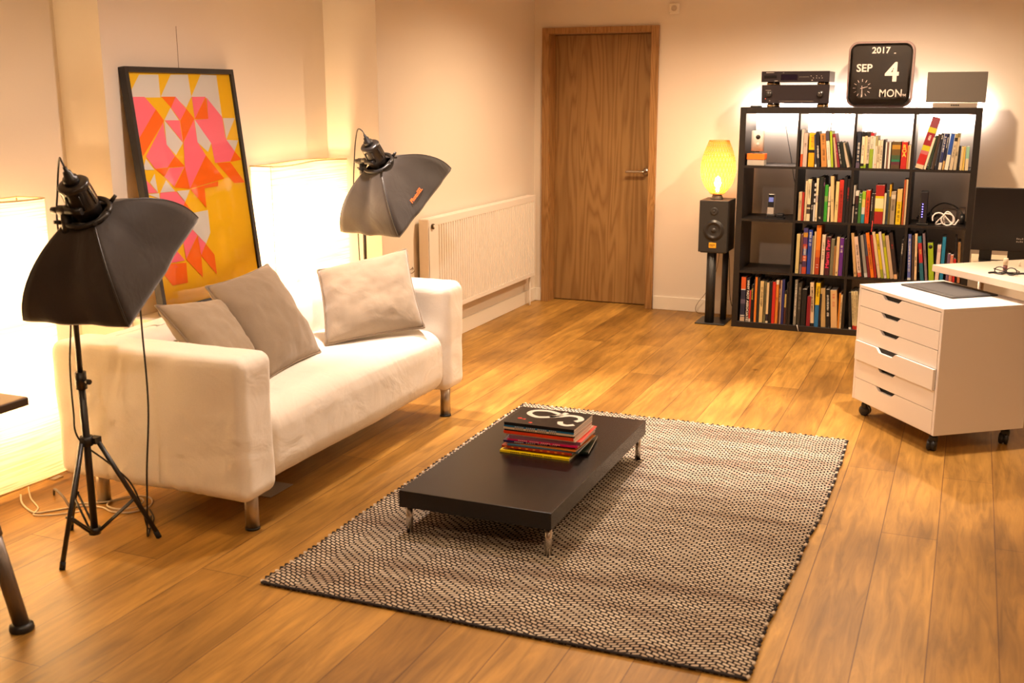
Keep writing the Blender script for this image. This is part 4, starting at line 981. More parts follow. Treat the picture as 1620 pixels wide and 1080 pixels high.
BOOKS=[
(1, 2, 2.019, 0.013, 0.238, -0.004, 'd8ccc0@.66,d8501e', '', 'slim whitish book with an orange foot'),
(1, 2, 2.0332, 0.0249, 0.215, -0.004, 'f0e6dc@.0,c9b3a8', 'K.3-.45', 'pale grey book with a small dark stamp on its spine'),
(1, 2, 2.0676, 0.0372, 0.214, -0.009, 'f5c800@.49,181010@.58,f2a800', 'R.05-.45', 'bright yellow book with a black band across its spine'),
(1, 2, 2.1129, 0.0094, 0.208, -0.016, '3a3f52@.92,eee', '', 'slim slate blue book beside a yellow one'),
(1, 2, 2.1242, 0.0201, 0.225, -0.018, '191820', 'W.35-.75', 'black paperback with white capitals low on its spine'),
(1, 2, 2.1531, 0.0347, 0.212, -0.019, 'c98a45', 'K.05-.8', 'tan cardboard-coloured book with large dark letters'),
(1, 2, 2.1932, 0.0205, 0.23, -0.026, '4d4656@.25,222@.27,efdfc8', 'G.4-.8', 'cream book with a dusky purple top'),
(1, 2, 2.2143, 0.0135, 0.228, -0.021, 'a9c324', '', 'lime green slim book'),
(1, 2, 2.2286, 0.0111, 0.195, -0.02, '4a3026', '', 'dark brown slim book'),
(1, 2, 2.2411, 0.0119, 0.191, -0.026, 'c9ab85', '', 'beige slim book leaning left'),
(1, 2, 2.2543, 0.0167, 0.214, -0.044, '8c1f2c', 'P.3-.6', 'dark red book leaning left'),
(1, 2, 2.2728, 0.014, 0.162, -0.033, '14161a', 'W.05-.85', 'slim black book with a thin white spine line'),
(1, 2, 2.2879, 0.0211, 0.161, -0.03, '101c18', '', 'short black-green book'),
(1, 2, 2.3142, 0.0179, 0.16, -0.045, 'c4b29c', '', 'slim beige-grey book leaning hard left'),
(1, 2, 2.3329, 0.0076, 0.159, -0.049, '45402c', '', 'slim olive book at the end of its leaning row'),
(1, 3, 2.3665, 0.0218, 0.228, -0.008, '23283a@.85,5d4f66', 'W.2-.8', 'navy book with a pale handwritten spine'),
(1, 3, 2.3952, 0.0177, 0.224, -0.009, '111@.12,ecdcbc@.87,151515@.95,8fae2a', 'K.35-.65', 'cream paperback with black and green foot bands'),
(1, 3, 2.4135, 0.0138, 0.224, -0.012, '111@.1,efcf9c@.9,9bbd2a', '', 'yellowish cream paperback with a green foot'),
(1, 3, 2.4279, 0.0162, 0.225, -0.011, '2a2826@.13,cfc0ac@.87,141414', 'K.2-.75', 'grey-cream paperback with black ends'),
(1, 3, 2.4449, 0.0222, 0.22, -0.008, 'b8202c@.08,eadfca@.45,8fab28', 'K.1-.42', 'green and cream book with a red head band'),
(1, 3, 2.4679, 0.0086, 0.198, -0.008, 'f3ece0', '', 'slim white book beside the green one'),
(1, 3, 2.4779, 0.0127, 0.2, -0.011, 'a8a070@.3,e6cdb8', 'R.85-.9', 'pink-cream book with an olive top'),
(1, 3, 2.4919, 0.0164, 0.174, -0.006, 'ead6b0', 'K.15-.8', 'cream paperback with a dotted black title'),
(1, 3, 2.509, 0.0147, 0.175, -0.003, 'ecdcc0', 'K.2-.8', 'cream paperback with small scattered marks'),
(1, 3, 2.5258, 0.0118, 0.18, -0.009, '15141a', '', 'slim black book between pale ones'),
(1, 3, 2.5398, 0.0086, 0.164, -0.006, 'f0e8e2', '', 'slim white book right of a black one'),
(1, 3, 2.5492, 0.011, 0.163, -0.003, '7d5c50', '', 'slim dusky brown book'),
(1, 3, 2.5612, 0.0112, 0.163, -0.009, 'efe2da', '', 'slim pinkish white book'),
(1, 3, 2.5786, 0.0514, 0.169, -0.004, '5f4a2a@.12,b8862a@.28,6a5028@.5,40583a@.66,0f7a5a@.74,5a2436@.85,57402e', '', 'very thick brown book with green and gold bands'),
(1, 3, 2.6358, 0.035, 0.167, -0.008, 'c0231c', 'ROA', 'thick red book with gold capitals'),
(1, 3, 2.6721, 0.0087, 0.147, -0.007, 'c9924e', '', 'small tan book next to the thick red one'),
(1, 3, 2.6816, 0.0103, 0.147, -0.006, 'e8cfb0', '', 'small cream book at the right end'),
(1, 4, 2.7226, 0.0483, 0.324, 0.083, '8e4450@.2,c7c23a@.3,97202c@.55,c9c02c@.65,c46a70@.72,c0241f@.92,e0c8a8', 'W.35-.5', 'big magenta and yellow book tilted far right'),
(1, 4, 2.7733, 0.0137, 0.2, 0.046, 'e9dcc0', '', 'slim cream book propped under the big tilted one'),
(1, 4, 2.7967, 0.0144, 0.206, 0.032, '2b3b2a', '', 'slim dark green book'),
(1, 4, 2.8179, 0.0164, 0.216, 0.027, '453428', '', 'dark brown book leaning right'),
(1, 4, 2.8405, 0.0136, 0.223, 0.024, '15172a', 'W.05-.15', 'slim near-black navy book'),
(1, 4, 2.8589, 0.017, 0.22, 0.023, '2a3263@.8,e3d6c4', 'W.05-.5', 'navy and lilac book with a white foot'),
(1, 4, 2.8813, 0.0115, 0.22, 0.017, '1d2140@.75,c9a060', 'W.1-.4', 'navy book with bold white title'),
(1, 4, 2.8956, 0.021, 0.22, 0.023, '2450a8@.58,eadfcf', '', 'bright blue book with a white lower half'),
(1, 4, 2.9234, 0.0182, 0.219, 0.019, 'a39262@.1,2c2a28@.2,d2bfa0', 'K.3-.7', 'cream book with sketchy drawings'),
(1, 4, 2.9464, 0.0175, 0.222, 0.009, '8a8158@.1,cdbb9a', 'K.5-.6', 'cream and olive book leaning right'),
(1, 4, 2.9649, 0.0124, 0.145, 0.004, '181818', '', 'slim short black book'),
(1, 4, 2.9817, 0.0138, 0.145, 0.005, 'd8bd84', '', 'short tan book'),
(1, 4, 2.9961, 0.0131, 0.145, -0.002, 'e0bd5c', '', 'short yellow-tan book'),
(1, 4, 3.0129, 0.0181, 0.144, -0.004, '8fbfa8@.5,d9c8a4', '', 'short pale teal book at the right end'),
(2, 2, 2.0225, 0.0198, 0.186, -0.001, 'cdb38a', 'K.3-.55', 'small beige book with a dark spine patch'),
(2, 2, 2.043, 0.0142, 0.185, -0.004, 'b5281e', '', 'small red book'),
(2, 2, 2.0627, 0.0125, 0.26, -0.007, 'd9c6a0', '', 'tall slim grey-cream book'),
(2, 2, 2.0762, 0.022, 0.272, -0.002, 'efdcb4@.6,4a4038@.68,efdcb4@.71,4a4038@.83,efdcb4', 'K.1-.45', 'tall cream book with two dark boxes'),
(2, 2, 2.1021, 0.0131, 0.261, -0.005, '16151b', 'W.6-.7', 'black book with a small grey tag'),
(2, 2, 2.1194, 0.0098, 0.246, -0.008, 'ddd@.08,151515@.14,ddd@.2,151515@.27,ddd@.33,151515@.4,ddd@.5,151515@.56,ddd', '', 'black and white chequered book'),
(2, 2, 2.1302, 0.0137, 0.279, -0.006, 'ecd8b4@.4,b8a9a0@.56,ecd8b4', 'K.9-.95', 'tall cream book with a grey middle'),
(2, 2, 2.1504, 0.0228, 0.288, -0.008, '1d2420', 'W.9-.95', 'tall black book with a small white spot'),
(2, 2, 2.1748, 0.0097, 0.284, -0.004, '17131b', 'P.1-.2', 'tall slim black book with a purple streak'),
(2, 2, 2.1861, 0.0201, 0.237, -0.008, '35a02c@.3,86a858@.45,35a02c', '', 'bright green book'),
(2, 2, 2.2095, 0.0129, 0.227, -0.004, 'efdcbc@.42,111@.44,efdcbc@.55,111@.57,efdcbc', '', 'cream book with two thin black bands'),
(2, 2, 2.233, 0.0193, 0.295, -0.016, 'e6c78e', 'K.5-.55', 'tallest cream book of its row'),
(2, 2, 2.254, 0.0199, 0.261, -0.008, 'ecd08c', 'K.5-.7', 'yellow-cream book with a black dot at its head'),
(2, 2, 2.2752, 0.0269, 0.272, -0.005, 'cf2f22@.2,c02a1e', 'K.25-.9', 'bright red book with dark lettering'),
(2, 2, 2.3031, 0.0182, 0.293, -0.012, '14131a', '', 'tall black book right of the red one'),
(2, 2, 2.3223, 0.0182, 0.28, -0.005, '1a1216', 'R.2-.5', 'black book with a dark red title'),
(2, 3, 2.3648, 0.0078, 0.239, -0.002, 'e9e2d8@.5,111@.55,e9e2d8', '', 'slim white book at the left end'),
(2, 3, 2.3791, 0.0194, 0.205, -0.003, 'e5d9cf@.15,3a1214@.4,151217', 'W.55-.7', 'black and maroon book with a white head'),
(2, 3, 2.4001, 0.0184, 0.19, -0.004, '3d7a35', 'W.1-.3', 'mid green book'),
(2, 3, 2.4198, 0.0206, 0.203, -0.005, '9cc52c@.25,ddd070@.5,d9d9cc@.72,2c93a8', '', 'lime to turquoise striped book'),
(2, 3, 2.4436, 0.0247, 0.211, -0.004, 'd8481a', 'K.2-.8', 'orange-red book with black handwritten title'),
(2, 3, 2.4757, 0.0115, 0.19, -0.006, '17151c', 'W.1-.6', 'black slim book between orange and red'),
(2, 3, 2.4878, 0.0109, 0.19, -0.002, '3b2620', '', 'dark brown slim book'),
(2, 3, 2.5006, 0.0522, 0.246, -0.005, 'a51a18@.28,f0c818@.34,efe3b0@.6,d4c418@.68,a51a18', 'K.3-.33', 'very thick red book with a yellow label'),
(2, 3, 2.5541, 0.013, 0.193, 0.001, 'e4d7ae', '', 'slim cream book beside the thick red one'),
(2, 3, 2.5697, 0.0133, 0.212, -0.003, '3e4c58', 'K.4-.9', 'slate blue book'),
(2, 3, 2.5839, 0.0101, 0.252, -0.003, 'd8a818@.3,6a5a1c', '', 'yellow and olive slim book'),
(2, 3, 2.5953, 0.0284, 0.208, -0.0, 'b3a184@.1,d8ccb8@.22,a8967a', 'K.25-.6', 'grey book with black stamped characters'),
(2, 3, 2.6313, 0.0302, 0.224, -0.003, 'eec070@.35,efc812', 'K.38-.9', 'yellow book with a pale orange head'),
(2, 3, 2.668, 0.0119, 0.285, -0.005, 'b85a2c', '', 'tall rust-coloured slim book'),
(2, 3, 2.6805, 0.011, 0.286, -0.007, 'eecfa4', '', 'tall pale book at the right end'),
(3, 2, 2.0237, 0.0219, 0.263, -0.002, 'dcc88a', 'K.9-.95', 'pale yellow-cream book at the left end'),
(3, 2, 2.0521, 0.0137, 0.263, -0.008, '6a4440@.7,2a1c1c@.76,7d6a78', '', 'slim grey-brown book with a black gap'),
(3, 2, 2.0668, 0.027, 0.304, -0.007, '3c3a7c@.1,c8902c@.2,5a2f6c@.35,b53c2c@.45,3c4a8c@.6,c8502c@.72,4a2f5c@.85,c84a2c', 'W.4-.7', 'multicoloured patterned book'),
(3, 2, 2.0987, 0.025, 0.293, -0.006, '1d3fa8', 'W.05-.35', 'royal blue book with white capitals'),
(3, 2, 2.1246, 0.0113, 0.254, -0.006, '8d8168', '', 'slim grey-olive book'),
(3, 2, 2.1369, 0.0107, 0.283, -0.008, 'ebcb98', '', 'slim cream book left of the orange one'),
(3, 2, 2.1488, 0.029, 0.325, -0.012, 'e88320@.5,d86a1e@.65,b8401c', 'W.8-.85', 'tall orange book fading to rust'),
(3, 2, 2.1875, 0.0212, 0.266, -0.004, 'f3dcc0', 'K.2-.6', 'white-cream book with a black title'),
(3, 2, 2.2138, 0.0288, 0.252, -0.008, '4a0f22', 'MP', 'maroon book with pink handwriting'),
(3, 2, 2.2458, 0.0204, 0.239, -0.003, '7b765c', '', 'grey-green book'),
(3, 2, 2.2669, 0.0121, 0.193, -0.002, 'a07040', '', 'short brown slim book'),
(3, 2, 2.2803, 0.0184, 0.254, -0.002, 'e8c894', 'K.9-.93', 'cream book left of the purple one'),
(3, 2, 2.3009, 0.0244, 0.248, -0.002, '6a2a94', 'W.2-.4', 'purple book with a white title'),
(3, 2, 2.3279, 0.0126, 0.244, -0.007, '191416', '', 'black book at the right end'),
(3, 3, 2.4014, 0.0175, 0.285, -0.035, 'd6ae78', 'K.9-.94', 'tan book leaning left'),
(3, 3, 2.425, 0.0242, 0.263, -0.04, 'f0d0bc@.9,d86a50', 'K.2-.85', 'pinkish book with a black scribbled title'),
(3, 3, 2.4502, 0.0107, 0.282, -0.038, '141316', '', 'slim black book between pink and grey ones'),
(3, 3, 2.4663, 0.0198, 0.275, -0.045, '9a948c@.9,ccc', '', 'grey book leaning left'),
(3, 3, 2.4888, 0.0157, 0.282, -0.045, '474a60@.5,7a1a28', '', 'slate and maroon book'),
(3, 3, 2.5078, 0.02, 0.294, -0.052, 'f07c0c', 'K.25-.8', 'vivid orange book with a dark title'),
(3, 3, 2.5288, 0.0156, 0.28, -0.045, 'a31e1a', '', 'dark red book beside the orange one'),
(3, 3, 2.5505, 0.0189, 0.301, -0.057, 'ead0ac', 'R.7-.75', 'tall cream book leaning left'),
(3, 3, 2.5704, 0.0172, 0.29, -0.053, 'dcc014@.8,9aa028', 'K.15-.35', 'yellow slim book leaning left'),
(3, 3, 2.589, 0.0162, 0.303, -0.056, 'e2d2d4', 'K.9-.95', 'tall lilac-white book'),
(3, 3, 2.6068, 0.0172, 0.292, -0.053, 'b9b428@.15,9a9440@.3,c4c81c', '', 'yellow-green book leaning left'),
(3, 3, 2.6266, 0.0217, 0.281, -0.051, 'c9ab8c', '', 'beige-grey book leaning left'),
(3, 3, 2.6497, 0.0204, 0.298, -0.05, '33221f@.9,e0b080', 'R.25-.35', 'dark brown book with a cream foot tag'),
(3, 3, 2.6782, 0.0141, 0.256, -0.002, '17141c', 'W.1-.4', 'slim black book leaning the other way'),
(3, 4, 2.7307, 0.0191, 0.294, -0.015, '5664b0@.95,ddd', 'W.1-.8', 'periwinkle blue book with white title'),
(3, 4, 2.7557, 0.0123, 0.287, -0.016, '4d3a34', '', 'slim brown book right of the blue one'),
(3, 4, 2.7709, 0.0147, 0.298, -0.015, 'efcfa4', 'K.5-.7', 'slim peach-cream book'),
(3, 4, 2.8084, 0.0219, 0.284, -0.036, '1f7890@.15,c03038@.6,1f6a80', 'Y.3-.4', 'teal book with a red patch'),
(3, 4, 2.8376, 0.0145, 0.303, -0.038, '877480', 'K.35-.5', 'mauve-grey book'),
(3, 4, 2.8594, 0.031, 0.243, -0.024, 'a4c41c', 'KO', 'lime green book with a black oval'),
(3, 4, 2.8947, 0.0217, 0.234, -0.011, 'ecd2c8@.1,d8b4b4@.2,ecd2c8', '', 'white and pink striped book'),
(3, 4, 2.9216, 0.0202, 0.286, -0.01, '1c86b4', '', 'tall turquoise-blue book'),
(3, 4, 2.9576, 0.0172, 0.18, -0.012, '7a5a78', '', 'short mauve book'),
(3, 4, 2.9757, 0.0178, 0.173, -0.012, 'd88870', '', 'short salmon book'),
(3, 4, 2.9949, 0.0157, 0.15, -0.009, 'cc2a24', '', 'short red book'),
(3, 4, 3.014, 0.0108, 0.289, -0.02, '1a1518', '', 'tall thin black book'),
(3, 4, 3.0263, 0.0162, 0.257, -0.014, '9c7448@.6,c87a50', '', 'brown book at the right end'),
(4, 1, 1.6726, 0.0308, 0.304, -0.001, 'e8642a@.27,eee@.29,2a2e4c@.5,6a5f78@.6,2a2e4c@.86,eee@.88,2a2e4c@.9,cdb49c', '', 'navy book with a bright orange head'),
(4, 1, 1.7077, 0.0223, 0.299, -0.004, '12142c', 'WNA', 'dark navy book with large white capitals down its spine'),
(4, 1, 1.7314, 0.0113, 0.217, -0.003, 'c8362a@.9,e8dcd0', '', 'short slim red book'),
(4, 1, 1.7437, 0.0123, 0.256, -0.005, '14120f', 'Y.1-.4', 'black book with a yellow-white title'),
(4, 1, 1.757, 0.0096, 0.293, -0.007, '221a28', '', 'tall slim black-purple book'),
(4, 1, 1.7676, 0.0139, 0.309, -0.002, 'f0882a', '', 'tall slim orange book'),
(4, 1, 1.7832, 0.0159, 0.306, -0.004, '2a2620', '', 'tall dark grey book'),
(4, 1, 1.8007, 0.0238, 0.284, -0.001, 'ecd092', 'K.15-.6', 'cream-yellow book with black script'),
(4, 1, 1.8295, 0.0145, 0.283, -0.002, '75704f', 'K.1-.8', 'olive-grey book'),
(4, 1, 1.8453, 0.0154, 0.276, -0.002, 'efd2a2@.78,222030@.95,efe2c2', '', 'cream book with a dark foot'),
(4, 1, 1.8633, 0.018, 0.282, -0.003, '171415', '', 'black book left of the red one'),
(4, 1, 1.8846, 0.0203, 0.284, -0.007, 'd42a1e', '', 'red book in the bottom row'),
(4, 1, 1.9075, 0.017, 0.298, -0.008, 'ece0cc@.1,e88a2c', 'K.4-.45', 'orange and white slim book'),
(4, 1, 1.9271, 0.0117, 0.297, -0.004, '6a3c30', 'W.2-.5', 'slim brown-red book with pale title'),
(4, 1, 1.9395, 0.0059, 0.298, -0.003, 'd8b8a0', '', 'very slim pale book'),
(4, 1, 1.9467, 0.0169, 0.303, 0.0, '272a70', '', 'blue-violet book'),
(4, 1, 1.9662, 0.0114, 0.229, -0.003, '1c1a18@.1,d8bc70@.5,5a2a20', '', 'short black book with a cream label'),
(4, 1, 1.9791, 0.0104, 0.287, -0.008, '151216', '', 'black book at the right end'),
(4, 2, 2.0297, 0.0176, 0.308, -0.008, '8a8478', 'W.1-.8', 'silvery grey tall book'),
(4, 2, 2.0519, 0.0218, 0.287, -0.006, '3c362e', 'G.1-.6', 'dark grey tall book'),
(4, 2, 2.079, 0.0298, 0.248, -0.008, '141517', '', 'thick black book in the bottom row'),
(4, 2, 2.1151, 0.0245, 0.202, -0.011, '8f1524', '', 'short crimson book'),
(4, 2, 2.1431, 0.0233, 0.296, -0.016, 'f0d4ae@.93,151515', 'K.1-.6', 'cream book with bold black capitals'),
(4, 2, 2.1675, 0.0257, 0.296, -0.013, 'f2cc10@.5,1d70b0', 'K.05-.3', 'half yellow half blue book'),
(4, 2, 2.1945, 0.0132, 0.223, -0.009, '15131c', '', 'black book right of the yellow-blue one'),
(4, 2, 2.2126, 0.0301, 0.26, -0.017, 'ccab72', '', 'tan thick paperback'),
(4, 2, 2.2461, 0.0241, 0.256, -0.015, '121214', 'W.15-.7', 'black book with stacked white letters'),
(4, 2, 2.2764, 0.0402, 0.252, -0.017, 'e6bd84', 'R.1-.4', 'wide cream book'),
(4, 2, 2.3171, 0.0117, 0.235, -0.005, 'e8901c', '', 'slim orange book beside the wide cream one'),
(4, 2, 2.3296, 0.0109, 0.225, -0.003, 'f0d2a2', 'K.2-.8', 'slim cream book at the right end'),
(4, 3, 2.3913, 0.0154, 0.246, -0.016, '1c1b1e@.95,eee', '', 'black book left of the pale set'),
(4, 3, 2.4143, 0.0132, 0.253, -0.024, 'ead8a6@.9,c8281c', 'K.1-.8', 'pale spine with a red foot, first of its set'),
(4, 3, 2.4283, 0.0132, 0.254, -0.023, 'ead8a6@.9,c8281c', 'K.1-.8', 'pale spine with a red foot, second of its set'),
(4, 3, 2.4422, 0.0132, 0.255, -0.023, 'ead8a6@.9,c8281c', 'K.1-.8', 'pale spine with a red foot, third of its set')]
for i, b in enumerate(BOOKS): book(*b, i)
tag(tube('ribbon', [(2.492, -.404, .760), (2.494, -.409, .748), (2.4945, -.4135, .738), (2.493, -.414, .715), (2.491, -.414, .690)], .0022, mat('red_ribbon', (.75, .06, .04), .5), None, 6, 5), 'red ribbon bookmark hanging over the shelf edge below the thick red book', 'ribbon')
tag(tube('pen', [(1.998+.06, -.412, .046), (1.998+.073, -.418, .004)], .0028, mat('pale_pen', (.6, .55, .5), .4), None, 8, 1), 'pale pen-like stick leaning on the bottom front edge of the bookcase', 'pen')

# ------------------------------------------------------------------ things in the other compartments
OBX = thing('box', 'small orange-topped grey cardboard box under the white camera, top left compartment', 'box', (1.726, -.335, 1.0931))
box('tray', (-.055, -.045, 0), (.056, .045, .038), mat('grey_card', (.42, .37, .32), .7), OBX, .001, 1)
box('lid', (-.058, -.048, .038), (.058, .048, .076), mat('orange_card', (.93, .17, .01), .55), OBX, .0015, 1)
tag(box('black_box', (1.658, -.36, 1.0931), (1.6655, -.30, 1.17), BLACKP), 'thin black object wedged left of the orange-topped box', 'box')
cmr = thing('security_camera', 'white upright camera with a black lens on the orange-topped box', 'camera', (1.727, -.335, 1.1694))
bm = bmesh.new(); bx_pts = []
for k in range(28):
    a = 2*PI*k/28; bx_pts.append((.042*math.copysign(abs(math.cos(a))**.75, math.cos(a)), .030*math.copysign(abs(math.sin(a))**.75, math.sin(a))))
A = [bm.verts.new((x, y, .016)) for x, y in bx_pts]; B = [bm.verts.new((x, y, .142)) for x, y in bx_pts]; C_ = [bm.verts.new((x*.9, y*.9, .149)) for x, y in bx_pts]
bm.faces.new(A[::-1]); bm.faces.new(C_)
for k in range(28):
    for P_, Q_ in ((A, B), (B, C_)): bm.faces.new((P_[k], P_[(k+1) % 28], Q_[(k+1) % 28], Q_[k]))
obj('body', bm, mat('camera_white', (.74, .70, .68), .4), cmr, True)
lathe('lens', [(0, -.0345), (.006, -.0345), (.009, -.032), (.013, -.033), (.015, -.030), (.015, -.026)], BLACKP, cmr, (.006, 0, .108), 24, 'y')
lathe('sensor_window', [(0, -.0318), (.011, -.0315), (.012, -.029)], mat('sensor_grey', (.5, .47, .46), .3), cmr, (.006, 0, .060), 24, 'y')
lathe('foot', [(0, 0), (.036, 0), (.036, .005), (.014, .008), (.014, .017), (0, .017)], mat('camera_foot', (.12, .11, .11), .4), cmr, (0, 0, 0), 28)

ph = thing('cordless_phone', 'silver and black cordless phone upright in its black charging cradle', 'phone', (1.868, -.33, .7421))
bm = bmesh.new(); add_prism(bm, [(-.062, -.045), (.058, -.045), (.064, .0), (.052, .045), (-.055, .045)], 0, .012); add_box(bm, (-.058, -.034, .012), (.0, .030, .030), 0, .006, 2); add_box(bm, (.004, -.03, .012), (.052, .035, .036), 0, .008, 2)
obj('cradle', bm, mat('cradle_black', (.015, .014, .016), .25), ph)
tl = Matrix.Translation((-.036, .002, .020)) @ Matrix.Rotation(math.radians(-9), 4, 'X')
def ph_part(name, lo, hi, m, bev):
    bm = bmesh.new(); add_box(bm, lo, hi, 0, bev, 3, tl); return obj(name, bm, m, hs)
bm = bmesh.new(); add_box(bm, (-.023, -.011, 0), (.023, .011, .142), 0, .005, 3, tl); hs = obj('handset', bm, mat('phone_silver', (.55, .48, .42), .3, .7), ph)
ph_part('handset_face', (-.020, -.0125, .052), (.020, -.0105, .138), mat('phone_face', (.012, .012, .014), .15), .0005)
ph_part('screen', (-.015, -.0130, .088), (.015, -.0122, .118), mat('phone_screen', (.05, .06, .12), .2, emit=(.25, .25, .6), es=.5), .0003)
bm = bmesh.new()
for a in range(3):
    for b in range(4): add_box(bm, (-.013+.010*a, -.0131, .008+.0095*b), (-.006+.010*a, -.0110, .013+.0095*b), 0, 0, 1, tl)
obj('keypad', bm, mat('key_grey', (.4, .36, .32), .4), hs)
tag(tube('phone_cord', [(1.925, -.32, .765), (1.945, -.30, .768), (1.975, -.22, .760), (1.985, -.15, .748), (1.98, -.05, .747)], .0022, BC, None, 6, 6), 'thin black cord behind the phone cradle', 'cord')
tag(tube('wall_wire', [(1.838, -.012, 1.42), (1.85, -.010, 1.36), (1.875, -.010, 1.24), (1.905, -.009, 1.105), (1.925, -.009, 1.0), (1.938, -.009, .95), (1.955, -.009, .85), (1.965, -.009, .75)], .0024, BC, None, 6, 6), 'thin black wire down the wall inside the leftmost bookcase column', 'wire')
tag(tube('dangling_wire', [(2.128, -.02, 1.44), (2.133, -.03, 1.40), (2.140, -.05, 1.33), (2.142, -.12, 1.27)], .0028, BC, None, 6, 6), 'left one of two black wires hanging behind the top shelf books', 'wire')
tag(tube('dangling_wire', [(2.160, -.02, 1.44), (2.160, -.03, 1.40), (2.158, -.05, 1.33), (2.158, -.12, 1.28)], .0030, BC, None, 6, 6), 'right one of two black wires hanging behind the top shelf books', 'wire')

md = thing('router', 'slim upright black router with a column of blue lights', 'router', (2.792, -.32, .7421))
bm = bmesh.new(); add_box(bm, (-.022, -.06, .012), (.022, .06, .210), 0, .004, 2); obj('case', bm, mat('router_black', (.014, .012, .016), .3), md)
bm = bmesh.new(); add_box(bm, (-.035, -.062, 0), (.035, .062, .013), 0, .004, 2); obj('foot', bm, BLACKP, md)
bm = bmesh.new()
for k in range(6): add_box(bm, (-.008, -.0612, .050+.016*k), (-.002, -.0600, .056+.016*k))
obj('status_lights', bm, mat('blue_led', (.1, .1, .9), .4, emit=(.15, .12, 1.0), es=6), md)
bm = bmesh.new(); R0 = random.Random(3)
for k in range(5):
    pts = [(2.81+.02*k, -.22-.02*k, .75)]
    for q in range(6): pts.append((2.80+R0.uniform(-.05, .09), -.30+R0.uniform(-.02, .14), .752+R0.uniform(0, .055)))
    add_tube(bm, pts, .003, 6, 6)
tag(obj('cable_tangle', bm, BC), 'tangle of black cables heaped around the router', 'cables')
hp = thing('headphones', 'black headphones lying on their side behind the white cable coil', 'headphones', (2.93, -.27, .7425))
tube('headband', [(-.095, .02, .035), (-.092, .02, .085), (-.06, .02, .118), (-.02, .02, .132), (.03, .01, .122), (.07, .0, .098), (.090, -.01, .075), (.098, -.01, .045)], .0045, BLACKP, hp, 8, 6)
for (x, y) in ((-.098, .02), (.093, -.01)):
    bm = bmesh.new(); add_cyl(bm, (x-.012, y, .038), (x+.014, y, .038), .036, .033, 24); obj('ear_cup', bm, BLACKP, hp)
def coil_pts():
    P = []
    for k in range(10):
        a = 3.6-k*.62; P.append((2.885+.036*math.cos(a), -.352+.002*k, .785+.036*math.sin(a)))
    for k in range(11):
        a = 2.2+k*.63; P.append((2.940+.038*math.cos(a), -.362, .782+.036*math.sin(a)))
    P += [(2.975, -.360, .752), (2.995, -.358, .768), (3.004, -.356, .784)]
    return P
tag(tube('cable_coil', coil_pts(), .0048, mat('white_cord', (.80, .74, .72), .4), None, 8, 5), 'thick white cable coiled into loops in front of the headphones', 'cable')
tag(tube('cable_loop', [(2.925, -.335, .75), (2.915, -.335, .79), (2.925, -.335, .823), (2.945, -.335, .826), (2.968, -.335, .80), (2.970, -.337, .77), (2.955, -.339, .752)], .0046, mat('white_cord', (.80, .74, .72), .4), None, 8, 6), 'single white cable loop standing up behind the white coil', 'cable')
tag(box('clear_case', (2.90, -.22, .7421), (2.99, -.17, .835), mat('grey_case', (.28, .23, .21), .4), None, .004, 2), 'greyish plastic box at the back behind the white cable coil', 'box')
tag(box('pale_box', (3.000, -.20, .7421), (3.040, -.15, .845), mat('pale_box', (.48, .40, .36), .5), None, .003, 1), 'small pale box at the right of the headphones', 'box')

# ------------------------------------------------------------------ on top of the bookcase
def hifi(name, lab, x0, x1, z0, z1, foot, kind):
    t = thing(name, lab, 'hi-fi', ((x0+x1)/2, -.205, z0), 0); hx = (x1-x0)/2; H = z1-z0
    box('case', (-hx+.003, -.148, foot), (hx-.003, .150, H-.001), mat('hifi_case', (.016, .013, .014), .35), t, .001, 1)
    box('front_panel', (-hx, -.158, foot), (hx, -.148, H), mat('hifi_front', (.020, .015, .018), .3), t, .0015, 1)
    for sx in (-1, 1):
        for y in (-.12, .12):
            bm = bmesh.new(); add_lathe(bm, [(0, 0), (.022, 0), (.024, .004), (.024, foot*.55), (.018, foot), (0, foot)], (sx*(hx-.055), y, 0), 24)
            obj('foot', bm, mat('gilt_foot', (.60, .42, .20), .25, 1.0), t)
    return t, hx, H
t, hx, H = hifi('amplifier', 'black amplifier with two round dials standing on the bookcase', 1.741, 2.171, 1.4702, 1.612, .024, 0)
for (cx, r) in ((-.166, .0165), (.160, .0165)):
    o = lathe('dial', [(0, -.0185), (r*.9, -.0185), (r, -.016), (r, 0)], mat('dial_black', (.05, .045, .045), .2, .4), t, (cx, -.158, .083), 30, 'y')
    lathe('dial_ring', [(r+.005, -.001), (r+.005, -.003), (r+.001, -.003)], BLACKP, o, (cx, -.158, .083), 30, 'y', False)
lathe('standby_light', [(0, -.002), (.002, -.0015), (.002, 0)], mat('red_dot', (.9, .1, .05), .4, emit=(1, .15, .08), es=2), t, (-.188, -.158, .054), 10, 'y')
bm = bmesh.new()
for k in range(10): add_box(bm, (-.10+.022*k, -.1588, .038), (-.0785+.022*k, -.158, .040))
cyl('power_button', (-.16, -.1615, .042), (-.16, -.158, .042), .004, mat('marks_grey', (.22, .18, .16), .5), t, n=12); cyl('small_knob', (.16, -.162, .044), (.16, -.158, .044), .006, BLACKP, t, n=12)
box('brand_mark', (-.19, -.1588, .106), (-.155, -.158, .110), mat('marks_grey', (.22, .18, .16), .5), t)
obj('panel_line', bm, mat('marks_grey', (.22, .18, .16), .5), t)
t, hx, H = hifi('cd_player', 'slim black disc player stacked on the amplifier', 1.736, 2.167, 1.6125, 1.698, .018, 1)
box('disc_tray', (-.198, -.1600, .042), (-.118, -.158, .060), mat('tray_black', (.008, .007, .008), .25), t)
box('display', (-.09, -.1595, .030), (.015, -.158, .066), mat('display_black', (.01, .006, .014), .1), t)
bm = bmesh.new()
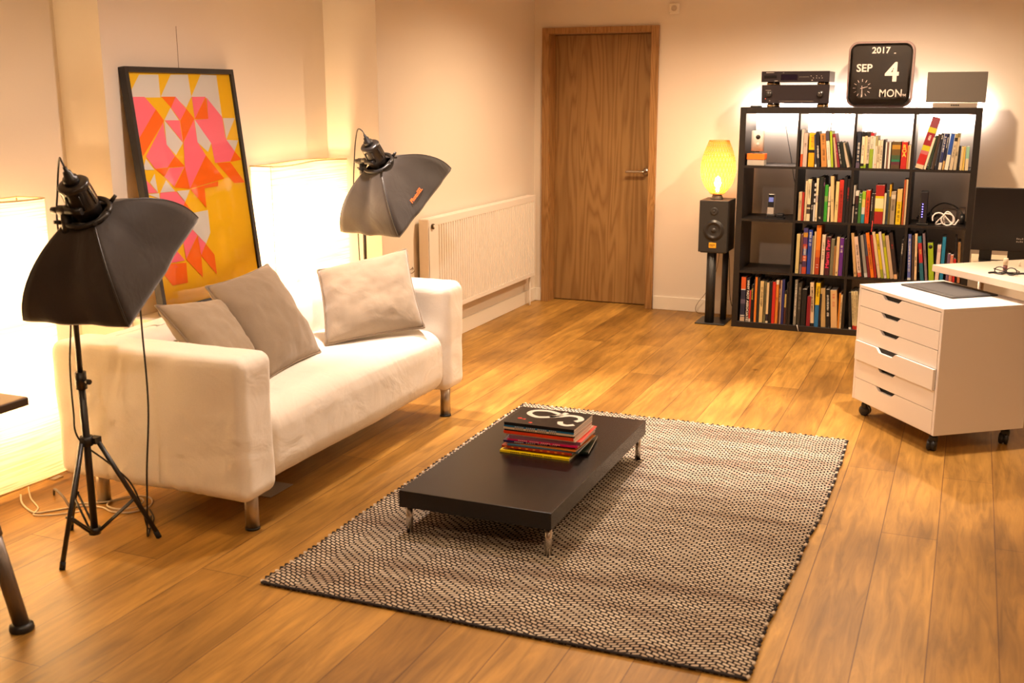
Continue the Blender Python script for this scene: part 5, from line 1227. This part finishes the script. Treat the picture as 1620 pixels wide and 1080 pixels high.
for (x, zz) in ((.10, .055), (.115, .042), (.135, .055), (.152, .042), (.165, .055), (.170, .042), (.105, .028), (.11, .0285), (.135, .042)): add_cyl(bm, (x, -.1600, zz), (x, -.158, zz), .0025, n=10)
for k in range(8): add_box(bm, (.025+.008*k, -.1588, .048), (.030+.008*k, -.158, .0495)); 
add_box(bm, (-.185, -.1588, .076), (-.135, -.158, .079)); add_box(bm, (-.13, -.1588, .024), (-.11, -.158, .027)); add_box(bm, (-.08, -.1588, .075), (-.07, -.158, .0765))
obj('buttons', bm, mat('button_pale', (.45, .40, .36), .4), t)
tag(box('small_remote', (1.672, -.375, 1.4702), (1.742, -.30, 1.482), BLACKP, None, .005, 2), 'small flat black gadget left of the amplifier', 'gadget')

# flip calendar clock
ck = thing('calendar_clock', 'square black flip calendar clock with rounded corners leaning against the back wall', 'clock', (2.468, -.300, 1.4703))
def rrect(hx, hz, r, z0, n=10):
    P = []
    for (cx, cz, a0) in ((hx-r, hz-r, 0), (-hx+r, hz-r, 90), (-hx+r, -hz+r, 180), (hx-r, -hz+r, 270)):
        for k in range(n+1):
            a = math.radians(a0+90*k/n); P.append((cx+r*math.cos(a), z0+cz+r*math.sin(a)))
    return P
HX, HZ, ZC = .197, .200, .204
def rings_obj(name, rings, m, parent, capf=True, capb=False):
    bm = bmesh.new(); prev = None; first = None
    for (hx, hz, r, y) in rings:
        rg = [bm.verts.new((a, y, b)) for a, b in rrect(hx, hz, r, ZC)]
        if prev:
            for k in range(len(rg)): bm.faces.new((prev[k], prev[(k+1) % len(rg)], rg[(k+1) % len(rg)], rg[k]))
        else: first = rg
        prev = rg
    if capf: bm.faces.new(prev)
    if capb: bm.faces.new(first)
    bmesh.ops.recalc_face_normals(bm, faces=bm.faces[:])
    return obj(name, bm, m, parent, False)
rings_obj('rear_case', [(HX-.004, HZ-.002, .055, .085), (HX+.003, HZ+.003, .060, .075), (HX+.003, HZ+.003, .060, .012), (HX-.002, HZ-.002, .058, .004), (HX-.012, HZ-.012, .05, .004)], mat('lilac_plastic', (.34, .23, .22), .4), ck, True, True)
rings_obj('bezel', [(HX-.010, HZ-.010, .052, .006), (HX-.009, HZ-.009, .052, -.010), (HX-.012, HZ-.012, .05, -.018), (HX-.016, HZ-.016, .047, -.018), (HX-.019, HZ-.019, .045, -.006)], mat('bezel_black', (.010, .009, .010), .12, coat=.5), ck, False, False)
rings_obj('face', [(HX-.018, HZ-.018, .045, -.0055), (HX-.0181, HZ-.0181, .045, -.006)], mat('clock_face', (.028, .022, .020), .35), ck)
CW = mat('clock_ink', (.80, .66, .60), .6)
def ctext(s, x, z_, size, bold, al='LEFT', sx=1): text('numerals', s, size, CW, ck, basis((x+.012, -.0072, z_), (1, 0, 0), (0, 0, 1)), bold, .0004, al, sx)
ctext('2017', -.070, .350, .054, .020, 'LEFT', 1.02); ctext('-', .062, .336, .04, .01)
ctext('SEP', -.158, .242, .066, .018, 'LEFT', 1.0)
ctext('4', .020, .212, .160, .030, 'LEFT', 1.0)
ctext('MON', -.012, .086, .066, .009, 'LEFT', .90)
ctext('PM', .122, .074, .026, .004, 'LEFT', .9)
bm = bmesh.new(); cx, cz = -.104, .120
for k in range(12):
    a = k*PI/6; d = V(math.sin(a), 0, math.cos(a)); s = V(math.cos(a), 0, -math.sin(a))*.0016
    p0, p1 = V(cx, -.0068, cz)+d*.040, V(cx, -.0068, cz)+d*.056
    add_poly(bm, [p0-s, p0+s, p1+s, p1-s])
obj('hour_marks', bm, CW, ck)
def hand(name, ang, ln, wd, tail):
    bm = bmesh.new(); a = math.radians(ang); d = V(math.sin(a), 0, math.cos(a)); s = V(math.cos(a), 0, -math.sin(a))*wd; c = V(cx, -.0078, cz)
    add_poly(bm, [c-d*tail-s, c-d*tail+s, c+d*ln+s*.6, c+d*ln-s*.6]); return obj(name, bm, CW, ck)
hand('hour_hand', 75, .036, .0022, .010); hand('minute_hand', 176, .054, .0018, .014); hand('second_hand', 184, .058, .0006, .016)
bm = bmesh.new()
for (x0, z0, x1, z1) in ((.0, .150, .155, .285), (-.172, .206, -.052, .275), (-.02, .052, .150, .118), (-.078, .318, .072, .380)): add_box(bm, (x0, -.0066, z0), (x1, -.0060, z1))
obj('flip_card', bm, mat('flap_black', (.022, .017, .016), .4), ck)
cg = bpy.data.materials.new('clock_glass'); cg.use_nodes = True; n_, l_ = nt(cg); n_.remove(n_['Principled BSDF'])
gt = n_.new('ShaderNodeBsdfTransparent'); gg = n_.new('ShaderNodeBsdfGlossy'); gg.inputs['Roughness'].default_value = .05; fz = n_.new('ShaderNodeFresnel'); fz.inputs[0].default_value = 1.35
mx_ = n_.new('ShaderNodeMixShader'); l_.new(fz.outputs[0], mx_.inputs[0]); l_.new(gt.outputs[0], mx_.inputs[1]); l_.new(gg.outputs[0], mx_.inputs[2]); l_.new(mx_.outputs[0], n_['Material Output'].inputs[0])
o = rings_obj('dome_glass', [(HX-.014, HZ-.014, .046, -.012), (HX-.030, HZ-.030, .040, -.020), (HX-.07, HZ-.07, .03, -.027)], cg, ck)

# flat grey panel speaker
ps = thing('panel_speaker', 'flat grey rectangular wireless speaker with a silver foot on the bookcase', 'speaker', (2.925, -.325, 1.4702))
bm = bmesh.new(); add_box(bm, (-.172, -.035, .033), (.172, .035, .214), 0, .003, 2, Matrix.Rotation(math.radians(-3), 4, 'X')); obj('grille', bm, add_noise(mat('grey_cloth', (.085, .070, .060), .9), 900, .2, .1, .0005), ps)
box('foot', (-.130, -.045, 0), (.128, .04, .033), mat('silver_foot', (.58, .50, .44), .35, .8), ps, .003, 2)
bm = bmesh.new()
for k in range(5): add_box(bm, (-.024+.010*k, -.0457, .011), (-.0165+.010*k, -.0448, .020))
obj('foot_lettering', bm, mat('ink_K', INK['K'], .6), ps)

# ------------------------------------------------------------------ drawer cabinet on castors
CABW = mat('cabinet_white', (.74, .68, .62), .45)
CX0, CY0, CA, CWD, CDP, CZ0, CZ1 = 2.598, -2.277, -.9216, .655, .465, .085, .655
cb = thing('drawer_cabinet', 'white six-drawer cabinet on black castors at the right', 'drawer cabinet', (CX0, CY0, 0), CA)
bm = bmesh.new()
add_box(bm, (0, 0, CZ0), (.016, CDP, CZ1-.016), 0, .001, 1); add_box(bm, (CWD-.016, 0, CZ0), (CWD, CDP, CZ1-.016), 0, .001, 1)
add_box(bm, (.016, .003, CZ0), (CWD-.016, CDP, CZ0+.016), 0); add_box(bm, (.016, CDP-.01, CZ0+.016), (CWD-.016, CDP, CZ1-.016), 0)
obj('carcass', bm, CABW, cb)
box('top_board', (0, 0, CZ1-.016), (CWD, CDP, CZ1), CABW, cb, .0012, 1)
DRK = mat('drawer_interior', (.02, .018, .018), .8)
NH = 6; hts = [.083, .083, .083, .093, .093, .105]; sc_ = (CZ1-.018-(CZ0+.003))/sum(hts); hts = [h*sc_ for h in hts]
zt = CZ1-.018
for k, h in enumerate(hts):
    z1, z0 = zt-.0012, zt-h+.0012; zt -= h; yo = -.0135 if k == 3 else 0.0
    x0, x1 = .018, CWD-.018; xm = (x0+x1)/2-.055; a, b, dd = .078, .052, .020
    pts = [(x0, z0), (x1, z0), (x1, z1), (xm+a, z1), (xm+b, z1-dd), (xm-b, z1-dd), (xm-a, z1), (x0, z1)]
    bm = bmesh.new(); add_prism(bm, pts, yo, yo+.014, 0, 'xz')
    d = obj('drawer', bm, CABW, cb)
    bm = bmesh.new(); add_box(bm, (xm-a-.01, yo+.018, z1-dd-.012), (xm+a+.01, yo+.022, z1)); add_box(bm, (x0+.01, yo+.014, z0+.004), (x1-.01, CDP-.02, z0+.010))
    obj('grip_recess', bm, DRK, d)
for (x, y) in ((.045, .045), (CWD-.045, .045), (.045, CDP-.045), (CWD-.045, CDP-.045)):
    c = thing_c = bpy.data.objects.new('castor', None); COL.objects.link(c); c.parent = cb; c.location = (x, y, 0); c.rotation_euler = (0, 0, .5+x*3)
    bm = bmesh.new(); add_lathe(bm, [(0, -.020), (.022, -.020), (.0265, -.015), (.0265, -.004), (.023, -.003), (.023, .003), (.0265, .004), (.0265, .015), (.022, .020), (0, .020)], (0, .012, .0268), 28, 'y')
    obj('wheel', bm, mat('castor_black', (.014, .013, .014), .3), c)
    bm = bmesh.new(); add_box(bm, (-.014, -.012, .040), (.014, .026, .068), 0, .006, 2); add_cyl(bm, (0, 0, .06), (0, 0, .0795), .010, n=14); add_box(bm, (-.024, -.024, .0795), (.024, .024, .085))
    obj('fork', bm, BLACKP, c)
tb = thing('drawing_tablet', 'thin dark grey drawing tablet lying on the white cabinet', 'tablet', (2.998, -2.306, CZ1+.0004), math.radians(-51))
box('slab', (-.19, -.125, 0), (.19, .125, .008), mat('tablet_grey', (.035, .033, .033), .5), tb, .006, 3)
box('drawing_area', (-.150, -.095, .0079), (.175, .095, .0085), mat('tablet_area', (.045, .042, .042), .65), tb)

# ------------------------------------------------------------------ desks and monitor
DESKM = mat('desk_white', (.56, .47, .37), .4)
dk = thing('desk', 'pale desk with its corner jutting in above the drawer cabinet', 'desk', (2.915, -2.105, 0), math.radians(-50))
box('desk_top', (0, 0, .712), (1.35, .72, .745), DESKM, dk, .002, 2)
for (x, y) in ((1.25, .08), (1.25, .64), (.42, .64)):
    cyl('leg', (x, y, 0), (x, y, .712), .022, BRUSHED, dk, n=18)
dk2 = thing('side_desk', 'second desk half hidden behind the jutting pale desk, carrying the monitor', 'desk', (3.09, -1.30, 0))
box('desk_top', (0, -.52, .675), (1.1, 0, .700), mat('desk_beige', (.45, .36, .24), .5), dk2, .001, 1)
for (x, y) in ((.06, -.06), (1.04, -.06), (1.04, -.46)):
    cyl('leg', (x, y, 0), (x, y, .675), .02, BRUSHED, dk2, n=16)
mn = thing('computer_monitor', 'large black flat computer monitor cut by the right edge of the picture', 'monitor', (3.38, -1.60, .7003))
MBK = add_noise(mat('monitor_black', (.016, .013, .014), .55), 700, .2, .08, .0004)
bm = bmesh.new(); add_box(bm, (-.300, -.012, .062), (.300, .018, .385), 0, .004, 2); add_box(bm, (-.17, .018, .10), (.17, .045, .32), 0, .01, 2); obj('housing', bm, MBK, mn)
box('screen', (-.293, -.0128, .075), (.293, -.0118, .378), mat('screen_black', (.014, .011, .012), .35), mn)
bm = bmesh.new(); add_box(bm, (-.255, -.09, 0), (-.195, .10, .012), 0, .003, 1); add_box(bm, (-.125, -.03, 0), (.02, .10, .011), 0, .004, 1); add_box(bm, (-.225, .0, .008), (.02, .03, .011)); add_box(bm, (-.05, .0, .012), (.05, .03, .20))
add_box(bm, (-.255, -.004, .012), (-.195, .012, .065)); add_box(bm, (-.12, -.006, .012), (.02, .012, .065))
obj('stand', bm, BLACKP, mn)
bm = bmesh.new()
for k, (x, zz) in enumerate([(q*.0085, 0) for q in range(4)]+[(q*.0085, -.014) for q in range(4)]): add_box(bm, (-.085+x, -.0136, .125+zz), (-.0795+x, -.0126, .1335+zz-(k % 3)*.002))
obj('screen_label', bm, mat('label_grey', (.45, .42, .40), .6), mn)
kb = thing('glasses', 'pair of dark-rimmed glasses lying folded on the desk', 'glasses', (3.235, -2.325, .7452), math.radians(-20))
bm = bmesh.new()
for cxx in (-.026, .026): add_tube(bm, [(cxx+.023*math.cos(2*PI*k/16), .001, .019+.017*math.sin(2*PI*k/16)) for k in range(17)], .0026, 6, 1)
add_tube(bm, [(-.005, .001, .024), (.005, .001, .024)], .0022, 6, 1)
obj('rims', bm, BLACKP, kb)
bm = bmesh.new(); add_tube(bm, [(-.050, .0, .026), (-.052, .02, .020), (.03, .030, .006), (.045, .034, .004)], .0022, 6, 4); obj('temple', bm, BLACKP, kb)
bm = bmesh.new(); add_tube(bm, [(.050, .0, .026), (.052, .02, .016), (-.03, .040, .006), (-.045, .046, .004)], .0022, 6, 4); obj('temple', bm, BLACKP, kb)
tag(tube('desk_cable', [(3.165, -2.300, .749), (3.19, -2.285, .750), (3.215, -2.31, .749), (3.24, -2.285, .751), (3.27, -2.30, .749), (3.31, -2.27, .749), (3.36, -2.29, .749)], .0045, BC, None, 8, 6), 'short black cable bunched on the desk front', 'cable')
tub = thing('glue_stick', 'small upright cream tube with a dark red band on the desk', 'tube', (3.235, -2.235, .7452))
lathe('barrel', [(0, 0), (.0095, 0), (.0095, .034), (0, .034)], mat('dark_red_band', (.14, .03, .02), .5), tub, (0, 0, 0), 20)
lathe('cap', [(0, .034), (.0105, .034), (.0105, .064), (.009, .066), (0, .066)], mat('cream_plastic', (.62, .50, .34), .4), tub, (0, 0, 0), 20)
tag(cyl('white_peg', (3.305, -2.01, .7452), (3.305, -2.01, .768), .005, WHITE, None, n=14), 'tiny white peg standing on the desk below the monitor', 'peg')

# ------------------------------------------------------------------ table at the left edge
ltb = thing('side_table', 'dark-edged table corner at the left edge with a tilted grey metal leg', 'table', (0, 0, 0))
bm = bmesh.new(); add_box(bm, (-.50, -6.6, .715), (.686, -5.568, .738), 0, .001, 1); add_box(bm, (-.50, -6.6, .738), (.684, -5.570, .7405), 1)
obj('table_top', bm, [mat('dark_edge', (.05, .028, .015), .5), add_noise(mat('walnut_top', (.34, .20, .09), .45), 20, .2, .02, .001, (8, 1, 1))], ltb)
GREYLEG = mat('grey_steel_leg', (.20, .17, .15), .38, .7)
for (fx, fy, tx, ty) in ((.551, -5.557, .461, -5.635), (.551, -6.55, .461, -6.47), (-.38, -5.62, -.29, -5.70), (-.38, -6.50, -.29, -6.44)):
    a, b = V(fx, fy, .02), V(tx, ty, .715)
    bm = bmesh.new(); add_cyl(bm, a, a.lerp(b, .42), .023, n=22); add_cyl(bm, a.lerp(b, .41), b, .0265, n=22)
    o = obj('leg', bm, GREYLEG, ltb)
    lathe('foot_pad', [(0, 0), (.034, 0), (.036, .006), (.034, .018), (.026, .024), (0, .024)], BLACKP, o, (fx, fy, 0), 24)
